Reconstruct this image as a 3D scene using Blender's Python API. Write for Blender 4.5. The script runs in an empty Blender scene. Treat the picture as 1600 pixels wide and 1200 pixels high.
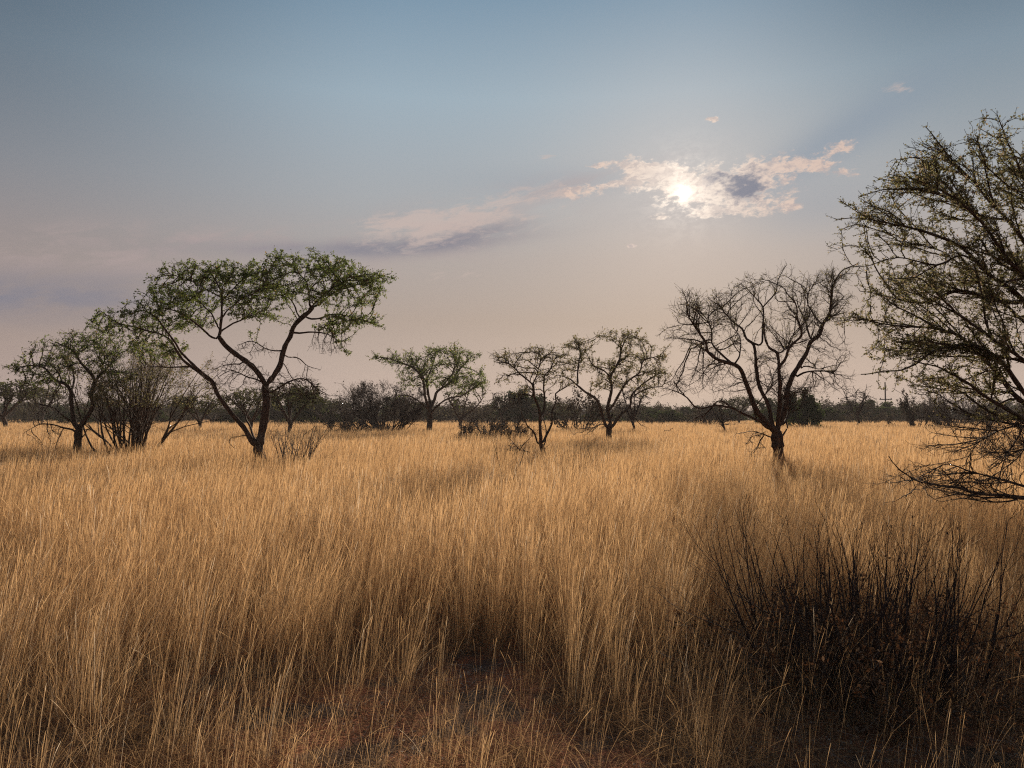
import bpy, math, random
import numpy as np
from mathutils import Vector

R = math.radians
rng = np.random.default_rng(7)
random.seed(7)
scn = bpy.context.scene
col = scn.collection

# ------------------------------------------------------------------ camera
F = 1155.0                 # focal length in photo pixels (photo 1600 wide)
EYE = 1.9                  # eye height
HZ = 650.0                 # horizon row in the photo
GH = 0.80                  # mean height of the standing grass
PITCH = math.atan((HZ - 600.0) / F)
cp, sp = math.cos(PITCH), math.sin(PITCH)

cd = bpy.data.cameras.new("camera")
cam = bpy.data.objects.new("camera", cd)
col.objects.link(cam)
cam.location = (0, 0, EYE)
cam.rotation_euler = (math.pi / 2 + PITCH, 0, 0)
cd.sensor_width = 36
cd.lens = F / 1600 * 36
cd.clip_start = 0.05
cd.clip_end = 20000
scn.camera = cam


def ray(px, py):
    a = (px - 800) / F
    b = (600 - py) / F
    return np.array([a, cp - b * sp, sp + b * cp])


def P(px, py, d):
    """photo direction -> point at forward distance d"""
    r = ray(px, py)
    r = r * (d / r[1])
    return np.array([r[0], r[1], EYE + r[2]])


# ------------------------------------------------------------------ mesh helpers
def tag(o, label=None, cat=None, group=None, kind=None):
    if label: o["label"] = label
    if cat: o["category"] = cat
    if group: o["group"] = group
    if kind: o["kind"] = kind
    return o


def empty(name, loc, label, cat, group=None):
    o = bpy.data.objects.new(name, None)
    col.objects.link(o)
    o.location = loc
    o.empty_display_size = 0.2
    return tag(o, label, cat, group)


def quads_mesh(name, verts, faces, mats, midx=None, tint=None, smooth=True, parent=None, origin=None):
    v = np.asarray(verts, dtype=np.float32)
    if origin is not None:
        v = v - np.asarray(origin, dtype=np.float32)
    f = np.asarray(faces, dtype=np.int32)
    me = bpy.data.meshes.new(name)
    nf = len(f)
    me.vertices.add(len(v)); me.vertices.foreach_set("co", v.ravel())
    me.loops.add(nf * 4); me.loops.foreach_set("vertex_index", f.ravel())
    me.polygons.add(nf)
    me.polygons.foreach_set("loop_start", np.arange(0, nf * 4, 4, dtype=np.int32))
    me.polygons.foreach_set("loop_total", np.full(nf, 4, dtype=np.int32))
    for m in mats: me.materials.append(m)
    if midx is not None:
        me.polygons.foreach_set("material_index", np.asarray(midx, dtype=np.int32))
    me.polygons.foreach_set("use_smooth", np.full(nf, smooth, dtype=bool))
    if tint is not None:
        at = me.attributes.new("tint", "FLOAT", "FACE")
        at.data.foreach_set("value", np.asarray(tint, dtype=np.float32))
    me.update(calc_edges=True)
    o = bpy.data.objects.new(name, me)
    col.objects.link(o)
    if parent is not None: o.parent = parent
    return o


def norm(a):
    return a / np.maximum(np.linalg.norm(a, axis=-1, keepdims=True), 1e-9)


class Geo:
    """collects quads with material index and tint"""
    def __init__(s):
        s.v = []; s.f = []; s.m = []; s.t = []; s.n = 0
    def add(s, v, f, m=0, t=0.5):
        v = np.asarray(v); f = np.asarray(f)
        s.v.append(v); s.f.append(f + s.n); s.n += len(v)
        s.m.append(np.full(len(f), m)); s.t.append(np.broadcast_to(np.asarray(t, dtype=float), (len(f),)))
    def cat(s):
        return np.concatenate(s.v), np.concatenate(s.f), np.concatenate(s.m), np.concatenate(s.t)
    def build(s, name, mats, parent=None, origin=None, smooth=True):
        if not s.v: return None
        v, f, m, t = s.cat()
        return quads_mesh(name, v, f, mats, m, t, smooth, parent, origin)


def tubes(geo, A, B, rA, rB, tA, tB, K, m=0, t=0.5):
    """many tapered tubes at once: rings of K at A and B (oriented along tA, tB)"""
    n = len(A)
    if n == 0: return
    def ring(Pt, r, T):
        T = norm(T)
        ref = np.tile(np.array([0.35, 0.90, 0.25]), (n, 1))
        bad = np.abs((T * norm(ref)).sum(1)) > 0.95
        ref[bad] = np.array([1.0, -0.2, 0.1])
        U = norm(np.cross(T, ref)); V = np.cross(T, U)
        a = np.arange(K) * 2 * math.pi / K
        return Pt[:, None, :] + r[:, None, None] * (np.cos(a)[None, :, None] * U[:, None, :] + np.sin(a)[None, :, None] * V[:, None, :])
    ra, rb = ring(A, rA, tA), ring(B, rB, tB)
    v = np.concatenate([ra, rb], axis=1).reshape(-1, 3)
    k = np.arange(K); k2 = (k + 1) % K
    q = np.stack([k, k2, k2 + K, k + K], 1)
    f = (np.arange(n) * 2 * K)[:, None, None] + q[None]
    if np.ndim(t) > 0: t = np.repeat(t, K)
    geo.add(v, f.reshape(-1, 4), m, t)


def leaf_quads(geo, C, size, m=1, tint=None, flat=0.35, aspect=0.55, r=None):
    r = r or rng
    n = len(C)
    if n == 0: return
    nrm = norm(r.normal(size=(n, 3)) * np.array([1, 1, 1]) + np.array([0, 0, flat * 3]))
    u = norm(np.cross(nrm, r.normal(size=(n, 3)))); w = np.cross(nrm, u)
    s = (size * r.uniform(0.6, 1.4, n))[:, None]
    v = np.stack([C - u * s, C - w * s * aspect, C + u * s, C + w * s * aspect], 1).reshape(-1, 3)
    f = np.arange(n * 4).reshape(-1, 4)
    geo.add(v, f, m, r.uniform(0, 1, n) if tint is None else tint)


# ------------------------------------------------------------------ materials
def s2l(c):
    o = []
    for x in c:
        x = x / 255.0
        o.append(x / 12.92 if x <= 0.04045 else ((x + 0.055) / 1.055) ** 2.4)
    return tuple(o)


def nmat(name):
    m = bpy.data.materials.new(name)
    m.use_nodes = True
    nt = m.node_tree
    nt.nodes.clear()
    out = nt.nodes.new("ShaderNodeOutputMaterial")
    return m, nt, out


def ramp(nt, fac, stops):
    r = nt.nodes.new("ShaderNodeValToRGB")
    e = r.color_ramp.elements
    while len(e) < len(stops): e.new(0.5)
    for el, (p, c) in zip(e, stops):
        el.position = p; el.color = (c[0], c[1], c[2], 1)
    nt.links.new(fac, r.inputs[0])
    return r.outputs[0]


def thin_mat(name, stops, trans=0.45, noise=None, each=0.0):
    """thin plant tissue: diffuse front, light let through from behind, colour per piece from 'tint'"""
    m, nt, out = nmat(name)
    at = nt.nodes.new("ShaderNodeAttribute"); at.attribute_name = "tint"
    fac = at.outputs["Fac"]
    if noise:
        tc = nt.nodes.new("ShaderNodeTexCoord")
        nz = nt.nodes.new("ShaderNodeTexNoise"); nz.inputs["Scale"].default_value = noise[0]
        nt.links.new(tc.outputs["Object"], nz.inputs["Vector"])
        ma = nt.nodes.new("ShaderNodeMath"); ma.operation = "MULTIPLY_ADD"
        ma.inputs[1].default_value = noise[1]
        nt.links.new(nz.outputs[0], ma.inputs[0])
        sub = nt.nodes.new("ShaderNodeMath"); sub.operation = "SUBTRACT"; sub.inputs[1].default_value = noise[1] * 0.5
        nt.links.new(fac, sub.inputs[0])
        nt.links.new(sub.outputs[0], ma.inputs[2])
        fac = ma.outputs[0]
    if each:     # every plant its own shade
        oi = nt.nodes.new("ShaderNodeObjectInfo")
        mb = nt.nodes.new("ShaderNodeMath"); mb.operation = "MULTIPLY_ADD"; mb.inputs[1].default_value = each
        nt.links.new(oi.outputs["Random"], mb.inputs[0])
        sb = nt.nodes.new("ShaderNodeMath"); sb.operation = "SUBTRACT"; sb.inputs[1].default_value = each * 0.5
        nt.links.new(fac, sb.inputs[0]); nt.links.new(sb.outputs[0], mb.inputs[2])
        fac = mb.outputs[0]
    c = ramp(nt, fac, stops)
    d = nt.nodes.new("ShaderNodeBsdfDiffuse"); nt.links.new(c, d.inputs[0])
    t = nt.nodes.new("ShaderNodeBsdfTranslucent"); nt.links.new(c, t.inputs[0])
    mx = nt.nodes.new("ShaderNodeMixShader"); mx.inputs[0].default_value = trans
    nt.links.new(d.outputs[0], mx.inputs[1]); nt.links.new(t.outputs[0], mx.inputs[2])
    nt.links.new(mx.outputs[0], out.inputs[0])
    return m


def bark_mat(name, c0, c1, scale=9.0, bump=0.6):
    m, nt, out = nmat(name)
    tc = nt.nodes.new("ShaderNodeTexCoord")
    mp = nt.nodes.new("ShaderNodeMapping"); mp.inputs["Scale"].default_value = (1, 1, 0.25)
    nt.links.new(tc.outputs["Object"], mp.inputs[0])
    nz = nt.nodes.new("ShaderNodeTexNoise"); nz.inputs["Scale"].default_value = scale * 3; nz.inputs["Detail"].default_value = 6
    nt.links.new(mp.outputs[0], nz.inputs["Vector"])
    vo = nt.nodes.new("ShaderNodeTexVoronoi"); vo.inputs["Scale"].default_value = scale * 2
    nt.links.new(mp.outputs[0], vo.inputs["Vector"])
    mul = nt.nodes.new("ShaderNodeMath"); mul.operation = "MULTIPLY"
    nt.links.new(nz.outputs[0], mul.inputs[0]); nt.links.new(vo.outputs[0], mul.inputs[1])
    c = ramp(nt, nz.outputs[0], [(0.35, c0), (0.68, c1)])
    b = nt.nodes.new("ShaderNodeBsdfPrincipled")
    b.inputs["Roughness"].default_value = 0.9
    b.inputs["Specular IOR Level"].default_value = 0.2
    nt.links.new(c, b.inputs["Base Color"])
    bp = nt.nodes.new("ShaderNodeBump"); bp.inputs["Strength"].default_value = bump; bp.inputs["Distance"].default_value = 0.03
    nt.links.new(mul.outputs[0], bp.inputs["Height"]); nt.links.new(bp.outputs[0], b.inputs["Normal"])
    nt.links.new(b.outputs[0], out.inputs[0])
    return m


M_BARK = bark_mat("bark", (0.030, 0.021, 0.016), (0.115, 0.078, 0.058))
M_BARK_RED = bark_mat("bark_reddish", (0.028, 0.018, 0.014), (0.115, 0.070, 0.050))
M_DEAD = bark_mat("dead_wood", (0.05, 0.042, 0.038), (0.17, 0.145, 0.125))
M_DARK = bark_mat("dark_twigs", (0.022, 0.016, 0.015), (0.075, 0.056, 0.052))
M_GREEN = thin_mat("acacia_leaf", [(0.0, (0.065, 0.098, 0.028)), (0.5, (0.145, 0.195, 0.05)), (0.85, (0.25, 0.265, 0.085)), (1.0, (0.28, 0.20, 0.09))], 0.6)
M_FRESH = thin_mat("fresh_leaf", [(0.0, (0.07, 0.10, 0.026)), (0.5, (0.14, 0.19, 0.045)), (0.85, (0.24, 0.26, 0.075)), (1.0, (0.30, 0.22, 0.10))], 0.6)
M_OLIVE = thin_mat("pale_acacia_leaf", [(0.0, (0.085, 0.092, 0.036)), (0.5, (0.19, 0.175, 0.075)), (0.8, (0.30, 0.25, 0.14)), (1.0, (0.38, 0.28, 0.19))], 0.60)
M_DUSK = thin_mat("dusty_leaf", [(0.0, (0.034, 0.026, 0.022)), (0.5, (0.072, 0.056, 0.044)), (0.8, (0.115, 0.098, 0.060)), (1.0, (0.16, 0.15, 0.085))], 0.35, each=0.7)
M_DULL = thin_mat("dull_olive_leaf", [(0.0, (0.034, 0.036, 0.018)), (0.6, (0.080, 0.088, 0.036)), (1.0, (0.15, 0.145, 0.065))], 0.45, each=0.5)
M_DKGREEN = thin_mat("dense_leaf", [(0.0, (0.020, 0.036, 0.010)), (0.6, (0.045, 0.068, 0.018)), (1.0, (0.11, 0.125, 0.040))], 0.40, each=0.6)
M_WITHER = thin_mat("withered_leaf", [(0.0, (0.03, 0.020, 0.014)), (0.45, (0.09, 0.05, 0.030)), (0.75, (0.22, 0.10, 0.045)), (1.0, (0.42, 0.29, 0.18))], 0.35)
M_GRASS = thin_mat("dry_grass", [(0.0, (0.11, 0.072, 0.052)), (0.25, (0.44, 0.275, 0.145)), (0.6, (0.67, 0.425, 0.205)), (0.9, (0.76, 0.51, 0.27)), (1.0, (0.82, 0.68, 0.50))], 0.55)
M_LITTER = thin_mat("plant_litter", [(0.0, (0.07, 0.042, 0.03)), (0.4, (0.20, 0.115, 0.07)), (0.75, (0.36, 0.27, 0.19)), (1.0, (0.62, 0.54, 0.44))], 0.2)

# ------------------------------------------------------------------ ground
def ground_h(x, y):
    return 0.03 * np.sin(x * 0.9 + 1.3) * np.sin(y * 0.7 + 0.4) + 0.015 * np.sin(x * 2.7) * np.sin(y * 2.1 + 1)


def make_ground():
    xs = np.concatenate([[-2150, -1500, -900, -300, -120, -50, -20], np.linspace(-10, 10, 81), [20, 50, 120, 300, 900, 1500, 2150]])
    ys = np.concatenate([[-2150, -600, -100, -20, -6], np.linspace(-2, 18, 81), [26, 40, 70, 130, 300, 900, 1500, 2150]])
    X, Y = np.meshgrid(xs, ys)
    near = np.clip((40 - np.hypot(X, Y)) / 20, 0, 1)
    Z = ground_h(X, Y) * near
    v = np.stack([X, Y, Z], -1).reshape(-1, 3)
    nx, ny = len(xs), len(ys)
    i = (np.arange(ny - 1)[:, None] * nx + np.arange(nx - 1)[None]).ravel()
    f = np.stack([i, i + 1, i + nx + 1, i + nx], 1)
    m, nt, out = nmat("red_sand")
    tc = nt.nodes.new("ShaderNodeTexCoord")
    n1 = nt.nodes.new("ShaderNodeTexNoise"); n1.inputs["Scale"].default_value = 1.7; n1.inputs["Detail"].default_value = 8; n1.inputs["Roughness"].default_value = 0.65
    n2 = nt.nodes.new("ShaderNodeTexNoise"); n2.inputs["Scale"].default_value = 40; n2.inputs["Detail"].default_value = 6
    nt.links.new(tc.outputs["Object"], n1.inputs["Vector"]); nt.links.new(tc.outputs["Object"], n2.inputs["Vector"])
    ca = ramp(nt, n1.outputs[0], [(0.42, (0.17, 0.105, 0.072)), (0.50, (0.40, 0.145, 0.068)), (0.66, (0.52, 0.19, 0.088))])
    cb = ramp(nt, n2.outputs[0], [(0.35, (0.55, 0.55, 0.55)), (0.7, (1, 1, 1))])
    mx = nt.nodes.new("ShaderNodeMix"); mx.data_type = "RGBA"; mx.blend_type = "MULTIPLY"; mx.inputs["Factor"].default_value = 1
    nt.links.new(ca, mx.inputs["A"]); nt.links.new(cb, mx.inputs["B"])
    b = nt.nodes.new("ShaderNodeBsdfPrincipled"); b.inputs["Roughness"].default_value = 0.95; b.inputs["Specular IOR Level"].default_value = 0.1
    nt.links.new(mx.outputs["Result"], b.inputs["Base Color"])
    bp = nt.nodes.new("ShaderNodeBump"); bp.inputs["Strength"].default_value = 0.8; bp.inputs["Distance"].default_value = 0.02
    nt.links.new(n2.outputs[0], bp.inputs["Height"]); nt.links.new(bp.outputs[0], b.inputs["Normal"])
    nt.links.new(b.outputs[0], out.inputs[0])
    o = quads_mesh("ground", v, f, [m])
    tag(o, "red sandy ground under the dry grass", "ground", kind="structure")


make_ground()

# ------------------------------------------------------------------ grass
def vnoise(x, y, seed):
    """smooth value noise"""
    r = np.random.default_rng(seed)
    T = r.uniform(0, 1, (256, 256))
    xi, yi = np.floor(x).astype(int), np.floor(y).astype(int)
    fx, fy = x - xi, y - yi
    fx = fx * fx * (3 - 2 * fx); fy = fy * fy * (3 - 2 * fy)
    g = lambda a, b: T[a % 256, b % 256]
    return (g(xi, yi) * (1 - fx) + g(xi + 1, yi) * fx) * (1 - fy) + (g(xi, yi + 1) * (1 - fx) + g(xi + 1, yi + 1) * fx) * fy


# thin or bare places on the ground: centre, half sizes, strength
def gp(px, py):
    r = ray(px, py); k = -EYE / r[2]
    return r[0] * k, r[1] * k


HOLES = [(*gp(745, 1050), 0.30, 0.48, 1.0), (*gp(600, 1040), 0.35, 0.18, 0.45), (*gp(640, 985), 0.16, 0.22, 0.7),
         (*gp(640, 1160), 0.95, 0.30, 0.80), (*gp(800, 1150), 0.5, 0.3, 0.6), (*gp(420, 1130), 0.5, 0.20, 0.6), (*gp(330, 1060), 0.4, 0.2, 0.35),
         (*gp(930, 1010), 0.4, 0.3, 0.35), (*gp(1340, 1045), 0.85, 0.95, 1.0), (*gp(1180, 1070), 0.35, 0.4, 0.6), (*gp(1500, 1060), 0.5, 0.6, 0.6),
         (*gp(120, 1180), 0.6, 0.25, 0.7), (*gp(1480, 1180), 0.6, 0.25, 0.35), (*gp(760, 1100), 0.5, 0.2, 0.7)]


def keep_prob(x, y):
    p = np.ones_like(x)
    for hx, hy, a, b, s in HOLES:
        q = ((x - hx) / a) ** 2 + ((y - hy) / b) ** 2
        p *= 1 - s * np.exp(-q ** 2)
    big = vnoise(x * 0.55 + 11, y * 0.55 + 3, 5); mid = vnoise(x * 1.7, y * 1.7, 6)
    n = 0.55 * big + 0.45 * mid
    near = np.clip((10.5 - y) / 5, 0, 1)
    p *= 1 - near * 0.80 * np.clip((0.50 - n) / 0.16, 0, 1)
    return p


def make_grass():
    RHO = 3000.0; D0 = 7.0; POW = 1.43
    dmin, dmax = 2.4, 175.0
    ds = np.exp(np.linspace(math.log(dmin), math.log(dmax), 4000))
    half = 0.80 * ds + 0.8
    rho = RHO * np.minimum(1, (D0 / ds) ** POW)
    pdf = rho * half * 2
    cdf = np.concatenate([[0], np.cumsum((pdf[1:] + pdf[:-1]) / 2 * np.diff(ds))])
    n = int(cdf[-1])
    u = rng.uniform(0, cdf[-1], n)
    d = np.interp(u, cdf, ds)
    x = rng.uniform(-1, 1, n) * (0.80 * d + 0.8)
    y = d
    # gather into tussocks: pull towards jittered cell centres
    cell = 0.30
    ix, iy = np.floor(x / cell).astype(int), np.floor(y / cell).astype(int)
    h = (ix * 73856093 ^ iy * 19349663) & 0xFFFF
    r1 = ((h * 40503) & 0xFFFF) / 65536.0; r2 = ((h * 30011 + 777) & 0xFFFF) / 65536.0
    r3 = ((h * 22699 + 4321) & 0xFFFF) / 65536.0
    cx, cy = (ix + 0.2 + 0.6 * r1) * cell, (iy + 0.2 + 0.6 * r2) * cell
    pull = np.where(rng.uniform(0, 1, n) < 0.75, rng.uniform(0.35, 0.92, n), 0.0)
    x = x + (cx - x) * pull; y = y + (cy - y) * pull
    kp = keep_prob(x, y) * np.where(y < 9, 0.5 + 0.7 * r3, 0.85 + 0.2 * r3) * np.clip((y - 3.5) / 2.2, 0.14, 1)
    ok = rng.uniform(0, 1, n) < kp
    x, y, r3, cx, cy, d = x[ok], y[ok], r3[ok], cx[ok], cy[ok], d[ok]
    n = len(x)
    print("grass stems", n)
    dist = np.hypot(x, y)
    kind = rng.uniform(0, 1, n)         # <0.72 upright culm, else leaf blade
    culm = kind < 0.70
    hgt = np.where(culm, rng.normal(0.86, 0.13 + 0.10 * np.clip((12 - y) / 7, 0, 1), n), rng.uniform(0.18, 0.52, n))
    tall = 0.92 + 0.16 * vnoise(x * 0.35 + 40, y * 0.35, 9)
    hgt = np.clip(hgt, 0.12, 1.2) * tall * (0.85 + 0.3 * r3) * (0.50 + 0.50 * np.clip((y - 3.4) / 5.5, 0, 1))
    # grazed-down spot round the bare red patch
    hgt = hgt * (1 - 0.50 * np.exp(-((x - HOLES[0][0]) / 0.62) ** 2 - ((y - HOLES[0][1] + 0.75) / 0.95) ** 2))
    pix = dist / 739.0
    w = np.maximum(np.where(culm, 0.0006, 0.0010), 0.088 * pix)
    # lean: outwards from the tussock plus a light prevailing lean to the right
    ox, oy = x - cx, y - cy
    on = np.maximum(np.hypot(ox, oy), 1e-4)
    sp_ = np.where(culm, np.abs(rng.normal(0, 0.23 + 0.12 * np.clip((9 - y) / 5, 0, 1), n)), np.abs(rng.normal(0.40, 0.5, n)))
    a = rng.uniform(0, 2 * math.pi, n)
    fl = rng.uniform(0, 1, n) < 0.05 + 0.13 * np.clip((10 - y) / 5, 0, 1)   # lodged stems
    sp_ = np.where(fl, rng.uniform(0.5, 1.3, n), sp_)
    wx = 0.10 + 0.16 * (vnoise(x * 0.5, y * 0.5 + 30, 12) - 0.5)
    lx = sp_ * (0.6 * ox / on + 0.6 * np.cos(a)) + wx
    ly = sp_ * (0.6 * oy / on + 0.6 * np.sin(a)) - 0.02
    hz = hgt / np.sqrt(1 + lx ** 2 + ly ** 2)
    bend = rng.uniform(0.3, 1.6, n)
    # ribbon facing
    fa = rng.uniform(0, math.pi, n)
    # far from the lens the ribbons turn broadly to all sides; keep random facing
    sx, sy = np.cos(fa), np.sin(fa)
    tus = r3 * 0.22 + 0.26 + 0.18 * (vnoise(x * 0.8, y * 0.8, 15) - 0.4)
    tint = np.clip(tus + rng.normal(0.22, 0.15, n) - np.where(culm, 0, 0.10), 0.02, 0.99)
    gap_dark = rng.uniform(0, 1, n) < 0.16          # dead grey-brown stems, their dark tone standing in for shade between tufts
    tint = np.where(gap_dark, rng.uniform(0.0, 0.14, n), tint)
    zg = ground_h(x, y) * np.clip((40 - dist) / 20, 0, 1)
    geo = Geo()

    def ribbons(sel, ts, ws, tn):
        m = sel.sum()
        if m == 0: return
        S = len(ts)
        V = np.zeros((m, S, 2, 3))
        for i, (t, wf) in enumerate(zip(ts, ws)):
            e = t ** (1 + bend[sel])
            px = x[sel] + lx[sel] * hz[sel] * (0.45 * t + 0.55 * e)
            py = y[sel] + ly[sel] * hz[sel] * (0.45 * t + 0.55 * e)
            droop = np.where(culm[sel], 0.05, 0.28) * t ** 3 * hgt[sel]
            pz = zg[sel] - 0.01 + hz[sel] * t - droop
            hw = w[sel] * wf
            V[:, i, 0] = np.stack([px - sx[sel] * hw, py - sy[sel] * hw, pz], 1)
            V[:, i, 1] = np.stack([px + sx[sel] * hw, py + sy[sel] * hw, pz], 1)
        b = (np.arange(m) * S * 2)[:, None]
        q = np.array([[2 * i, 2 * i + 1, 2 * i + 3, 2 * i + 2] for i in range(S - 1)])
        f = (b[:, :, None] + q[None]).reshape(-1, 4)
        geo.add(V.reshape(-1, 3), f, 0, np.repeat(tn, S - 1))

    near = dist < 14; midd = (dist >= 14) & (dist < 40); far = dist >= 40
    head = rng.uniform(0, 1, n) < 0.42
    A = near & culm & head
    ribbons(A, [0, .3, .6, .84, .90, .96, 1.0], [1, 1, .9, .8, 2.0, 1.8, .5], np.clip(tint[A] + .03, 0, .99))
    A = near & culm & ~head
    ribbons(A, [0, .35, .7, 1.0], [1, .95, .75, .35], tint[A])
    A = near & ~culm
    ribbons(A, [0, .4, .75, 1.0], [1, 1, .8, .2], tint[A])
    A = midd & culm
    ribbons(A, [0, .5, .85, 1.0], [1, 1, 1.0, .5], tint[A])
    A = midd & ~culm
    ribbons(A, [0, .55, 1.0], [1, 1, .3], tint[A])
    A = far
    ribbons(A, [0, .6, 1.0], [1, 1, .45], tint[A])
    # low curled dead leaves and bent straw between the tussocks
    n3 = 330000
    dd = rng.uniform(3.0 ** 1.5, 14.0 ** 1.5, n3) ** (1 / 1.5); x3 = rng.uniform(-1, 1, n3) * (0.8 * dd + .6)
    cl = vnoise(x3 * 1.9 + 7, dd * 1.9, 51)
    okk = (rng.uniform(0, 1, n3) < np.clip((cl - 0.12) * 1.9, 0.2, 1)) & ~(((x3 - HOLES[0][0]) / .34) ** 2 + ((dd - HOLES[0][1]) / .5) ** 2 < rng.uniform(0.3, 1.5, n3))
    x3, dd = x3[okk], dd[okk]; m3 = len(x3)
    L3 = rng.uniform(0.10, 0.38, m3); a3 = rng.uniform(0, 2 * math.pi, m3); up3 = rng.uniform(0.1, 1.1, m3)
    dx, dy = np.cos(a3), np.sin(a3); hw3 = np.maximum(rng.uniform(.0007, .0018, m3), 0.10 * dd / 739)
    V = np.zeros((m3, 5, 2, 3))
    for i, t in enumerate((0, .3, .55, .8, 1.0)):
        rr = L3 * t * (1 - 0.25 * t); hh = L3 * up3 * (t - 0.85 * t * t * t)
        sw = 0.25 * L3 * np.sin(t * 3 + a3 * 5)
        px = x3 + dx * rr - dy * sw; py = dd + dy * rr + dx * sw; pz = ground_h(x3, dd) + 0.005 + hh
        k = hw3 * (1 - 0.6 * t)
        V[:, i, 0] = np.stack([px - dy * k, py + dx * k, pz - k * .5], 1); V[:, i, 1] = np.stack([px + dy * k, py - dx * k, pz + k * .5], 1)
    q = np.array([[2 * i, 2 * i + 1, 2 * i + 3, 2 * i + 2] for i in range(4)])
    geo.add(V.reshape(-1, 3), ((np.arange(m3) * 10)[:, None, None] + q[None]).reshape(-1, 4), 0, np.repeat(np.clip(rng.normal(0.24, 0.22, m3), 0, 1), 4))
    o = geo.build("grass", [M_GRASS], smooth=False)
    tag(o, "tall golden dry grass covering the whole plain", "grass", kind="stuff")

    # litter of leaves, chaff and broken stalks on the ground near the viewer
    n2 = 60000
    yy = rng.uniform(2.6, 9.5, n2) ; xx = rng.uniform(-1, 1, n2) * (0.8 * yy + 0.5)
    cl = vnoise(xx * 2.3, yy * 2.3, 33)
    ok = rng.uniform(0, 1, n2) < np.clip((cl - 0.25) * 2.2, 0.08, 1)
    xx, yy = xx[ok], yy[ok]; n2 = len(xx)
    g2 = Geo()
    zz = ground_h(xx, yy) + rng.uniform(0.004, 0.035, n2)
    C = np.stack([xx, yy, zz], 1)
    st = rng.uniform(0, 1, n2) < 0.5
    leaf_quads(g2, C[st], 0.012, 0, flat=0.8)
    C2 = C[~st]; k = len(C2)
    a = rng.uniform(0, 2 * math.pi, k); L = rng.uniform(0.03, 0.11, k)
    dv = np.stack([np.cos(a), np.sin(a), rng.normal(0, 0.2, k)], 1)
    tubes(g2, C2 - dv * L[:, None], C2 + dv * L[:, None], np.full(k, .0012), np.full(k, .0009), dv, dv, 3, 0, np.clip(rng.uniform(0.3, 1.05, k), 0, 1))
    o = g2.build("leaf_litter", [M_LITTER], smooth=False)
    tag(o, "fallen leaves and broken stalks strewn over the red sand", "plant litter", kind="stuff")


make_grass()

# ------------------------------------------------------------------ trees
def catmull(pts, step):
    pts = [np.asarray(p, float) for p in pts]
    if len(pts) < 2: return pts
    out = []
    ext = [2 * pts[0] - pts[1]] + pts + [2 * pts[-1] - pts[-2]]
    for i in range(1, len(ext) - 2):
        p0, p1, p2, p3 = ext[i - 1], ext[i], ext[i + 1], ext[i + 2]
        k = max(1, int(round(np.linalg.norm(p2 - p1) / step)))
        for j in range(k):
            t = j / k
            out.append(0.5 * ((2 * p1) + (-p0 + p2) * t + (2 * p0 - 5 * p1 + 4 * p2 - p3) * t * t + (-p0 + 3 * p1 - 3 * p2 + p3) * t ** 3))
    out.append(pts[-1])
    return out


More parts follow.
